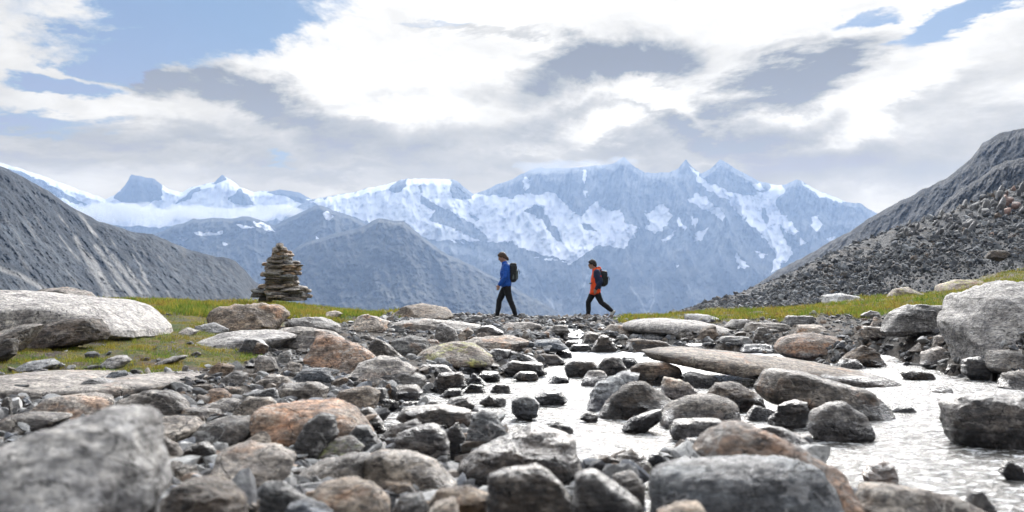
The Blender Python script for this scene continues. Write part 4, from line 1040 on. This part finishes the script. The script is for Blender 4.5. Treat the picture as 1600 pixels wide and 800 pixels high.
# ------------------------------------------------------------------ grass
def grass(name, n, pxr, pyr, label, hmin, hmax, seed, pal, thr=-.15):
    r = np.random.RandomState(seed)
    px = r.uniform(*pxr, n); D = np.exp(r.uniform(math.log(pyr[0]), math.log(pyr[1]), n)); z = zground(px, D)
    mo = is_moss(px, D, z); dens = fbm(px/40, D*1.5, 0*px+4, 4, .6)
    kp = (mo > .5) & (dens > thr+r.uniform(-.3, .3, n)); px, D, z = px[kp], D[kp], z[kp]; n = len(px)
    x0 = (px-800)/F*D
    a = r.uniform(0, 6.28, n); h = r.uniform(hmin, hmax, n)*(.6+.7*np.clip(fbm(x0*1.3, D*1.3, 0*x0, 3)+.4, 0, 1)); wd = h*.10+.003
    lean = r.normal(0, .45, (n, 2))*h[:, None]
    A = np.stack([x0-np.cos(a)*wd, D-np.sin(a)*wd, z-.01], -1); B = np.stack([x0+np.cos(a)*wd, D+np.sin(a)*wd, z-.01], -1)
    C = np.stack([x0+lean[:, 0], D+lean[:, 1], z+h], -1)
    V = np.stack([A, B, C], 1).reshape(-1, 3); Fc = np.arange(3*n).reshape(-1, 3)
    pn = fbm(x0*.9+seed, D*.9, 0*x0+1, 4, .6); q = np.clip((pn+r.normal(0, .25, n))*1.2+1.3, 0, len(pal)-1.01)
    i = q.astype(int); f = (q-i)[:, None]; pal = np.array(pal); c = pal[i]*(1-f)+pal[i+1]*f
    me = npmesh(name, V, Fc, GM, False, {'col': np.repeat(c*r.uniform(.7, 1.3, (n, 1)), 3, 0)})
    tag(link(bpy.data.objects.new(name, me)), label, 'grass', kind='stuff')
GM, nt = newmat('grass_blades'); k = N(nt); a_ = k.n('ShaderNodeAttribute'); a_.attribute_name = 'col'
pb = k.out(a_.outputs['Color'], .7, None, .2)
tr = k.n('ShaderNodeBsdfTranslucent'); k.l(a_.outputs['Color'], tr.inputs[0]); mx = k.n('ShaderNodeMixShader'); mx.inputs[0].default_value = .4
k.l(pb.outputs[0], mx.inputs[1]); k.l(tr.outputs[0], mx.inputs[2]); k.l(mx.outputs[0], nt.nodes['Material Output'].inputs[0])
green = (.115, .205, .028); yel = (.33, .28, .05); och = (.23, .125, .045); dk_ = (.05, .085, .018)
grass('moss_and_grass', 190000, (-150, 560), (7.5, 36), 'green, yellow and rusty moss and short grass on the left bank', .012, .04, 3, [och, yel, green, dk_, green, yel, och], .0)
grass('grass_knoll', 60000, (150, 640), (20, 37), 'short windswept grass on the knoll around the cairn', .05, .13, 4, [och, yel, green, (.18, .17, .045), dk_, och, yel])
grass('grass_meadow', 110000, (950, 1600), (22, 60), 'strip of green and ochre grass below the scree', .05, .14, 5, [och, yel, green, (.14, .22, .035), yel, och])

# ------------------------------------------------------------------ cairn
cairn = empty('stone_cairn', ((440-800)/F*30, 30, CAMZ+(HY-471)/F*30))
tag(cairn, 'tall tapering cairn of flat stacked stones on the grassy knoll', 'cairn')
CA = '''445 530 78 120 g|440 565 118 150 t|405 560 148 192 g|400 640 188 228 o|560 628 165 203 o|350 470 230 268 d|430 622 225 268 t|345 560 258 302 g|430 612 268 310 d|560 725 288 312 d|285 425 298 332 t|400 760 316 354 t|318 440 333 380 b|435 560 356 394 g|560 732 352 388 b|335 642 384 412 g|660 738 398 436 o|268 402 410 452 o|380 662 408 440 g|385 642 438 470 p|285 700 466 502 t|600 702 453 487 d|340 420 500 545 d|400 562 503 545 g|520 722 508 548 d|535 702 543 572 p|245 378 543 592 t|385 622 563 612 g|600 802 563 607 g|160 348 598 642 g|178 345 630 668 d|352 782 603 640 p|342 605 638 712 b|590 802 638 695 g|740 862 658 694 w|158 342 653 692 d|600 742 678 724 g|255 352 688 724 d|250 392 708 748 t|700 852 598 634 t|420 700 610 720 d|330 640 300 420 d|340 690 410 600 d|400 560 150 300 d'''
r_ = np.random.RandomState(77)
ct = rock_mat('cairn_tan_stone', (.52,.46,.38), (.38,.34,.29), (.2,.18,.16), (.6,.57,.52)); co = rock_mat('cairn_ochre_stone', (.55,.38,.22), (.42,.33,.24), (.25,.22,.19), (.6,.55,.5)); cg = rock_mat('cairn_grey_stone', (.42,.41,.38), (.3,.29,.28), (.16,.155,.15), (.58,.57,.54))
CM = dict(w=M['w'], t=ct, g=cg, o=co, d=M['g'], b=ct, p=M['w'])
_cy = [80, 200, 330, 450, 540, 620, 720]; _cl = [450, 405, 330, 310, 345, 300, 330]; _cr = [525, 600, 700, 670, 700, 770, 820]
for yy in range(104, 716, 26):
    L_, R_ = np.interp(yy, _cy, _cl), np.interp(yy, _cy, _cr); m_ = L_+(R_-L_)*r_.uniform(.3, .7)
    CA += '|%d %d %d %d %s' % (L_+r_.uniform(-18, 25), m_, yy, yy+21, r_.choice(list('tgpgt')))+'|%d %d %d %d %s' % (m_, R_+r_.uniform(-25, 18), yy+6, yy+26, r_.choice(list('tgpog')))
for q, e in enumerate(CA.split('|')):
    x1, x2, y1, y2, cl = e.split(); x1, x2, y1, y2 = [370+float(v)/7.27 for v in (x1, x2, y1, y2)]
    core = 40 <= q < 44; front = q >= 44
    D = 30+r_.uniform(-.12, .12)
    if core: D = 30.15
    if front: D = 29.8+r_.uniform(-.08, .08)
    xm = (x1+x2)/2; W = (x2-x1)/F*D; H = max((y2-y1), 4.6)/F*D*1.25
    j = lambda s=.12: r_.uniform(-s, s)
    poly = [(-.5*W, H*(.35+j())), (-.42*W, H*(.85+j())), (-.1*W, H*(1+j(.08))), (.25*W, H*(.95+j(.08))), (.46*W, H*(.75+j())), (.5*W, H*(.35+j())), (.38*W, H*.04), (-.4*W, H*.02)]
    hd = max(.16, min(.42, W*.5))*(.8 if core else 1)
    me = rock_mesh('stone_slab', poly, hd, 3000+q, 1.1, .75, .32, 6); me.materials.append(CM[cl] if not core else CM['g'])
    o = link(bpy.data.objects.new('stone_slab', me), cairn); cz = CAMZ+(HY-y2)/F*D
    o.location = Vector(((xm-800)/F*D, D, cz))-cairn.location
    o.rotation_euler = (0, r_.uniform(-.05, .05), r_.uniform(-.3, .3))
# ------------------------------------------------------------------ the two hikers
def sphere(bm, c, r, seg=16):
    m = Matrix.Translation(c) @ (Matrix.Diagonal((*r, 1)) if hasattr(r, '__len__') else Matrix.Scale(r, 4))
    bmesh.ops.create_uvsphere(bm, u_segments=seg, v_segments=seg//2+2, radius=1, matrix=m)
def limb(bm, chain):
    """chain of (x,y,z,r): convex tapered links"""
    for a, b in zip(chain[:-1], chain[1:]):
        t = bmesh.new(); sphere(t, a[:3], a[3], 14); sphere(t, b[:3], b[3], 14)
        res = bmesh.ops.convex_hull(t, input=t.verts[:])
        bmesh.ops.delete(t, geom=[g for g in res['geom_interior'] if isinstance(g, bmesh.types.BMVert)], context='VERTS')
        me = bpy.data.meshes.new('t'); t.to_mesh(me); t.free(); bm.from_mesh(me); bpy.data.meshes.remove(me)
def hull(bm, balls):
    t = bmesh.new()
    for b in balls: sphere(t, b[:3], b[3] if len(b) == 4 else b[3:6], 12)
    res = bmesh.ops.convex_hull(t, input=t.verts[:])
    bmesh.ops.delete(t, geom=[g for g in res['geom_interior'] if isinstance(g, bmesh.types.BMVert)], context='VERTS')
    me = bpy.data.meshes.new('t'); t.to_mesh(me); t.free(); bm.from_mesh(me); bpy.data.meshes.remove(me)
def fuse(name, bm, mat, parent, voxel=.012, smooth=3, wrinkle=0, ws=9):
    me = bpy.data.meshes.new(name); bm.to_mesh(me); bm.free()
    o = bpy.data.objects.new(name, me); link(o)
    md = o.modifiers.new('r', 'REMESH'); md.mode = 'VOXEL'; md.voxel_size = voxel
    if smooth:
        sm2 = o.modifiers.new('s', 'SMOOTH'); sm2.iterations = smooth; sm2.factor = .5
    dg = bpy.context.evaluated_depsgraph_get(); ev = o.evaluated_get(dg)
    m2 = bpy.data.meshes.new_from_object(ev); o.modifiers.clear(); o.data = m2; bpy.data.meshes.remove(me)
    m2.name = name; m2.materials.clear(); m2.materials.append(mat)
    if wrinkle:
        nn = len(m2.vertices); co = np.empty(nn*3); m2.vertices.foreach_get('co', co); co = co.reshape(-1, 3)
        nr = np.empty(nn*3); m2.vertices.foreach_get('normal', nr); nr = nr.reshape(-1, 3)
        w_ = fbm(co[:, 0]*ws, co[:, 1]*ws, co[:, 2]*ws*1.8, 4, .55, ridged=True); co += nr*(w_*wrinkle)[:, None]
        m2.vertices.foreach_set('co', co.ravel())
    m2.polygons.foreach_set('use_smooth', np.full(len(m2.polygons), True)); m2.update()
    if parent: o.parent = parent
    return o
skin = simple_mat('skin', (.42, .25, .18), .55, .4, 20, .08)
blue = simple_mat('blue_jacket_fabric', (.008, .085, .42), .6, .35, 14, .18, .4, .01)
orange = simple_mat('orange_jacket_fabric', (.85, .085, .012), .6, .35, 14, .15, .4, .01)
navy = simple_mat('navy_jacket_fabric', (.012, .022, .065), .6, .35, 14, .2, .4, .01)
black = simple_mat('black_trousers_fabric', (.011, .012, .015), .75, .3, 12, .3, .4, .01)
packm = simple_mat('black_pack_fabric', (.013, .015, .016), .55, .4, 20, .3, .4, .01)
packg = simple_mat('grey_green_pack_fabric', (.10, .12, .11), .6, .4, 20, .3)
hairb = simple_mat('brown_hair', (.07, .035, .018), .5, .5, 60, .4, .6, .01)
haird = simple_mat('dark_hair', (.02, .012, .009), .5, .5, 60, .4, .6, .01)
shoed = simple_mat('dark_shoe', (.025, .024, .024), .6, .4, 20, .3)
shoew = simple_mat('white_shoe', (.6, .6, .6), .6, .4, 20, .1)
glass = simple_mat('dark_glass', (.008, .008, .01), .15, .6)
eyem = simple_mat('eye', (.05, .03, .02), .3, .5)
redm = simple_mat('red_logo', (.7, .03, .02), .6)
# local axes: x = the way they walk, z up, y to their left; world: walking towards -X
def hiker(D, px, zb, label, J, cl):
    root = empty('person', ((px-800)/F*D, D, zb), math.pi); tag(root, label, 'person')
    hx, hz, hp = J['head']                                   # head centre, pitch
    c_, s_ = math.cos(hp), math.sin(hp)
    def H(f, y, u): return (hx+f*c_+u*s_, y, hz-f*s_+u*c_)
    bm = bmesh.new()
    # body: one continuous figure
    nx, nz = J['neck']; px_, pz = J['hip']; cx_, cz = J['chest']; sx_, sz2 = J['sh']
    sphere(bm, H(-.012, 0, .035), (.094, .076, .10)); hull(bm, [(*H(.045, 0, -.01), .058), (*H(.062, 0, -.085), .026), (*H(-.02, 0, -.05), .06)])
    hull(bm, [(*H(.092, 0, .03), .010), (*H(.112, 0, -.012), .012), (*H(.085, 0, -.018), .016)])     # nose
    sphere(bm, H(.083, 0, -.055), (.014, .026, .008)); sphere(bm, H(.085, 0, .045), (.015, .05, .012))
    for sd in (-1, 1):
        sphere(bm, H(-.008, sd*.078, .0), (.022, .012, .032)); sphere(bm, H(.075, sd*.03, .018), (.012, .014, .01))
    limb(bm, [(*H(-.03, 0, -.04), .058), (nx, 0, nz-.02, .062)])
    hull(bm, [(nx, 0, nz-.05, .06), (sx_, .13, sz2, .06), (sx_, -.13, sz2, .06), (cx_, .08, cz, .11), (cx_, -.08, cz, .11)])
    hull(bm, [(cx_, .08, cz, .11), (cx_, -.08, cz, .11), (px_, .07, pz+.06, .10), (px_, -.07, pz+.06, .10)])
    for sd, leg in ((1, J['legL']), (-1, J['legR'])):
        (kx, kz), (ax, az_), (tx, tz) = leg
        limb(bm, [(px_, sd*.085, pz, .088), (kx, sd*.09, kz, .055), (kx*.45+ax*.55-.012, sd*.09, kz*.55+az_*.45, .055), (ax, sd*.09, az_, .036), (tx, sd*.1, tz+.02, .03)])
    for sd, arm in ((1, J['armL']), (-1, J['armR'])):
        (ex, ey, ez), (wx_, wy, wz_) = arm
        limb(bm, [(sx_, sd*.17, sz2, .055), (ex, sd*ey, ez, .04), (wx_, sd*wy, wz_, .027)])
        # palm and five fingers hanging from the wrist
        dv = Vector((wx_-ex, sd*(wy-ey), wz_-ez)).normalized(); dn = (dv+Vector((0, 0, -.9))).normalized(); wv_ = Vector((wx_, sd*wy, wz_))
        sidev = Vector((1, 0, 0)).cross(dn).cross(dn); sidev = (Vector((1, 0, 0))-dn*dn.x).normalized()
        pc = wv_+dn*.05
        hull(bm, [(*(wv_+dn*.01), .024), (*(pc+sidev*.026+dn*.03), .013), (*(pc-sidev*.028+dn*.03), .013)])
        for fi, (o1, ln_) in enumerate(((.028, .068), (.010, .078), (-.009, .072), (-.028, .056))):
            b0 = pc+sidev*o1+dn*.03; b1 = b0+dn*ln_*.55+Vector((0, -sd*.008, 0)); b2 = b1+(dn*.75+Vector((-.1, -sd*.6, 0))).normalized()*ln_*.45
            limb(bm, [(*b0, .0095), (*b1, .0088), (*b2, .0075)])
        b0 = wv_+dn*.025+sidev*.022; limb(bm, [(*b0, .013), (*(b0+sidev*.03+dn*.03), .011), (*(b0+sidev*.036+dn*.06), .009)])
    body = fuse('body', bm, skin, root, .0065, 3)
    # eyes
    for sd in (-1, 1):
        bm = bmesh.new(); sphere(bm, H(.079, sd*.031, .02), .0105, 10); me = bpy.data.meshes.new('eye'); bm.to_mesh(me); bm.free(); me.materials.append(eyem)
        link(bpy.data.objects.new('eye', me), root)
    # hair
    bm = bmesh.new(); sphere(bm, H(-.028, 0, .06), (.096, .086, .092), 20)
    hull(bm, [(*H(-.06, 0, .03), .075), (*H(-.075, 0, -.035), .05)])
    hull(bm, [(*H(.05, .03, .098), .034), (*H(.05, -.03, .098), .034), (*H(-.02, 0, .1), .06)])
    for sd in (-1, 1): hull(bm, [(*H(0, sd*.066, .04), .022), (*H(-.05, sd*.06, -.01), .03), (*H(.03, sd*.06, .07), .02)])
    if cl['tail']:
        hull(bm, [(*H(-.09, 0, -.01), .038), (*H(-.125, 0, -.06), .028), (*H(-.12, 0, -.11), .018)])
    fuse('hair', bm, cl['hair'], root, .009, 2, .006, 30)
    # trousers
    bm = bmesh.new()
    hull(bm, [(px_, .075, pz+.08, .115), (px_, -.075, pz+.08, .115), (px_, .085, pz-.02, .108), (px_, -.085, pz-.02, .108)])
    for sd, leg in ((1, J['legL']), (-1, J['legR'])):
        (kx, kz), (ax, az_), _t = leg
        limb(bm, [(px_, sd*.088, pz, .105), (kx*.5+px_*.5+.012, sd*.09, kz*.5+pz*.5, .09), (kx, sd*.092, kz, .07), (kx*.5+ax*.5-.012, sd*.092, kz*.55+az_*.45, .067), (ax*.97+kx*.03, sd*.09, az_*.9+kz*.1, .052)])
    fuse('trousers', bm, black, root, .012, 3, .006, 10)
    # jacket
    bm = bmesh.new(); hemz = J['hem']; fl_ = cl['flare']
    hull(bm, [(nx-.005, 0, nz-.05, .082), (sx_, .15, sz2-.005, .078), (sx_, -.15, sz2-.005, .078), (cx_+.005, .09, cz, .135), (cx_+.005, -.09, cz, .135)])
    hull(bm, [(cx_+.005, .09, cz, .135), (cx_+.005, -.09, cz, .135), (px_+.01, .08, hemz+.17, .125+fl_*.4), (px_+.01, -.08, hemz+.17, .125+fl_*.4)])
    hull(bm, [(px_+.01, .08, hemz+.17, .125+fl_*.4), (px_+.01, -.08, hemz+.17, .125+fl_*.4), (px_+.02, .085, hemz+.05, .128+fl_, .11+fl_*.6, .05), (px_+.02, -.085, hemz+.05, .128+fl_, .11+fl_*.6, .05)])
    limb(bm, [(nx, 0, nz-.06, .08), (nx+.012, 0, nz+.005, .073)])
    jk = fuse('jacket', bm, cl['torso'], root, .012, 3, .009, 9)
    for sd, arm in ((1, J['armL']), (-1, J['armR'])):
        (ex, ey, ez), (wx_, wy, wz_) = arm; bm = bmesh.new(); A0 = (sx_, sd*.165, sz2-.005, .083); mx_ = (sx_*.4+ex*.6, sd*(.165*.4+ey*.6), sz2*.4+ez*.6, .068)
        limb(bm, [A0, mx_, (ex, sd*ey, ez, .062), (ex*.4+wx_*.6, sd*(ey*.4+wy*.6), ez*.4+wz_*.6, .053), (wx_-(wx_-ex)*.05, sd*wy, wz_-(wz_-ez)*.05, .042)])
        fuse('sleeve', bm, cl['sleeve'], root, .011, 3, .008, 11)
    if cl['hood']:
        bm = bmesh.new()
        hull(bm, [(nx-.06, .07, nz+.02, .05), (nx-.06, -.07, nz+.02, .05), (nx-.1, 0, nz+.05, .06), (nx-.13, 0, nz-.02, .055)])
        hull(bm, [(nx+.03, .06, nz-.01, .035), (nx+.03, -.06, nz-.01, .035), (nx-.07, .06, nz+.05, .035), (nx-.07, -.06, nz+.05, .035)])
        fuse('hood', bm, orange, root, .011, 3, .008, 14)
        bm = bmesh.new(); hull(bm, [(nx-.085, .05, nz+.075, .04), (nx-.085, -.05, nz+.075, .04), (nx-.02, 0, nz+.062, .03)])
        hull(bm, [(nx-.13, .04, nz-.01, .05), (nx-.13, -.04, nz-.01, .05), (nx-.15, 0, nz+.02, .04)]); fuse('hood_lining', bm, navy, root, .011, 2)
        bm = bmesh.new()   # dark upper panel over shoulder and side
        hull(bm, [(sx_+.01, .165, sz2+.01, .088), (sx_+.01, -.165, sz2+.01, .088), (cx_-.025, .12, cz+.03, .135), (cx_-.025, -.12, cz+.03, .135)])
        hull(bm, [(cx_-.025, .12, cz+.03, .135), (cx_-.025, -.12, cz+.03, .135), (px_-.035, .11, hemz+.24, .115), (px_-.035, -.11, hemz+.24, .115)])
        fuse('jacket_yoke', bm, navy, root, .012, 2, .006, 9)
        bm = bmesh.new(); sphere(bm, (J['armL'][0][0]-.0, .27, sz2-.11), (.022, .012, .03), 12); fuse('sleeve_logo', bm, redm, root, .006, 1)
        for sd in (-1, 1):
            bm = bmesh.new(); sphere(bm, H(.092, sd*.032, .018), (.014, .026, .02), 14)
            hull(bm, [(*H(.085, sd*.055, .026), .005), (*H(-.01, sd*.083, .02), .004)]); fuse('sunglasses_lens', bm, glass, root, .005, 0)
    # shoes
    for (sd, leg), sm3 in zip(((1, J['legL']), (-1, J['legR'])), cl['shoes']):
        (kx, kz), (ax, az_), (tx, tz) = leg; d_ = Vector((tx-ax, 0, tz-(az_-.07))).normalized(); up = Vector((-d_.z, 0, d_.x))
        a0 = Vector((ax, sd*.09, az_)); heel = a0-up*.045-d_*.05; toe = Vector((tx, sd*.1, tz+.03)); ball = heel+(toe-heel)*.68
        bm = bmesh.new()
        hull(bm, [(*heel, .036), (*(a0-up*.01), .05), (*ball, .042), (*toe, .028)])
        hull(bm, [(*(a0+up*.035), .048), (*(a0-up*.01), .05)])
        sh = fuse('shoe', bm, sm3, root, .009, 2)
        bm = bmesh.new(); hull(bm, [(*(heel-up*.028-d_*.01), .016), (*(ball-up*.036+Vector((0, .026, 0))), .013), (*(ball-up*.036-Vector((0, .026, 0))), .013), (*(toe-up*.024), .016)])
        so_ = fuse('sole', bm, shoed, None, .008, 1); so_.parent = sh
    return root
def pack(parent_root, c, hw, hh, hdp, tilt, label, cl):
    """worn backpack: its own thing; c = centre in hiker space"""
    mw = Matrix.Translation(parent_root.location) @ Matrix.Rotation(math.pi, 4, 'Z')
    loc = mw @ Vector((c[0], 0, c[1]-hh))
    root = empty('backpack', loc, math.pi); root.rotation_euler[1] = 0; tag(root, label, 'backpack')
    def T(x, y, z): 
        ct, st_ = math.cos(tilt), math.sin(tilt); return (x*ct+z*st_, y, -x*st_+z*ct+hh)
    bm = bmesh.new()
    hull(bm, [(*T(sx2*(hdp-.05), sy2*(hw-.05), szz*(hh-.07)), .06) for sx2 in (-1, .9) for sy2 in (-1, 1) for szz in (-1, .85)])
    fuse('pack_body', bm, cl['body'], root, .011, 3, .009, 13)
    bm = bmesh.new(); hull(bm, [(*T(sx2*(hdp-.05), sy2*(hw-.05), hh-.035), .045) for sx2 in (-1.1, .9) for sy2 in (-1, 1)]); fuse('top_lid', bm, cl['lid'], root, .01, 2, .006, 14)
    bm = bmesh.new(); hull(bm, [(*T(-hdp-.012, sy2*(hw-.06), szz), .04) for sy2 in (-1, 1) for szz in (-hh*.55, hh*.18)]); fuse('front_pocket', bm, cl['pocket'], root, .01, 2, .006, 14)
    for sd in (-1, 1):
        bm = bmesh.new(); hull(bm, [(*T(-.02, sd*(hw-.0), -hh*.62), .035), (*T(-.02, sd*(hw-.01), -hh*.15), .03)]); fuse('side_pocket', bm, cl['pocket'], root, .01, 2)
        bm = bmesh.new(); dx = -c[0]
        top = hh*.72+c[1]-c[1]
        A = T(hdp-.02, sd*.09, hh*.66); 
        pth = [A, (cl['sh'][0]-c[0]-.02, sd*.105, cl['sh'][1]-c[1]+hh+.085), (cl['sh'][0]-c[0]+.09, sd*.115, cl['sh'][1]-c[1]+hh+.0), (cl['sh'][0]-c[0]+.14, sd*.12, cl['sh'][1]-c[1]+hh-.15),
               (cl['sh'][0]-c[0]+.09, sd*.17, cl['sh'][1]-c[1]+hh-.28), T(hdp-.02, sd*.12, -hh*.55)]
        limb(bm, [(*q, .021) for q in pth]); fuse('shoulder_strap', bm, packm, root, .009, 2)
    bm = bmesh.new(); limb(bm, [(*T(-hdp-.05, .03, hh*.45), .008), (*T(-hdp-.1, .04, hh*.1), .008), (*T(-hdp-.085, .03, -hh*.1), .008)]); fuse('loose_strap', bm, packm, root, .006, 1)
    bm = bmesh.new(); b0 = -c[0]; limb(bm, [(*T(hdp-.03, .14, -hh*.7), .02), (b0+.02, .2, -hh*.55+hh, .02), (b0+.15, .1, -hh*.6+hh, .02), (b0+.165, -.1, -hh*.6+hh, .02), (b0+.02, -.2, -hh*.55+hh, .02), (*T(hdp-.03, -.14, -hh*.7), .02)]); fuse('hip_belt', bm, packm, root, .009, 2)
    return root
# their left side is away from us: walking to -X, left hand is towards -Y which is the camera side
zA = float(zground(787., 26.6)); 
J1 = dict(head=(.115, 1.655, .42), neck=(.035, 1.50), sh=(.005, 1.42), chest=(.03, 1.24), hip=(-.005, .90), hem=.86,
          legL=((-.10, .49), (-.235, .11), (-.06, .0)), legR=((.20, .50), (.255, .10), (.43, .0)),
          armL=((.02, .235, 1.15), (.19, .22, .93)), armR=((.03, .235, 1.15), (.2, .2, .93)))
h1 = hiker(26.8, 791.5, CAMZ-(499-HY)/F*26.8, 'hiker in a bright blue jacket and black trousers walking left, head bowed', J1,
           dict(hair=hairb, tail=True, torso=blue, sleeve=blue, hood=False, flare=.004, shoes=(shoed, shoed)))
pack(h1, (-.165, 1.25), .145, .25, .09, -.06, 'black and grey-green backpack worn by the hiker in blue', dict(body=packm, lid=packm, pocket=packg, sh=J1['sh']))
J2 = dict(head=(.10, 1.555, .18), neck=(.005, 1.40), sh=(-.04, 1.325), chest=(-.02, 1.15), hip=(-.01, .84), hem=.69,
          legL=((-.16, .46), (-.47, .19), (-.40, .02)), legR=((.205, .47), (.21, .07), (.38, -.03)),
          armL=((-.13, .25, 1.07), (-.0, .235, .86)), armR=((-.1, .25, 1.07), (.03, .22, .86)))
h2 = hiker(29.0, 930.5, CAMZ-(497.5-HY)/F*29.0, 'hiker in an orange and navy jacket with sunglasses striding left, rear heel lifted', J2,
           dict(hair=haird, tail=False, torso=orange, sleeve=navy, hood=True, flare=.02, shoes=(shoew, shoed)))
pack(h2, (-.225, 1.15), .14, .22, .085, -.12, 'black backpack worn by the hiker in orange and navy', dict(body=packm, lid=packm, pocket=packm, sh=J2['sh']))
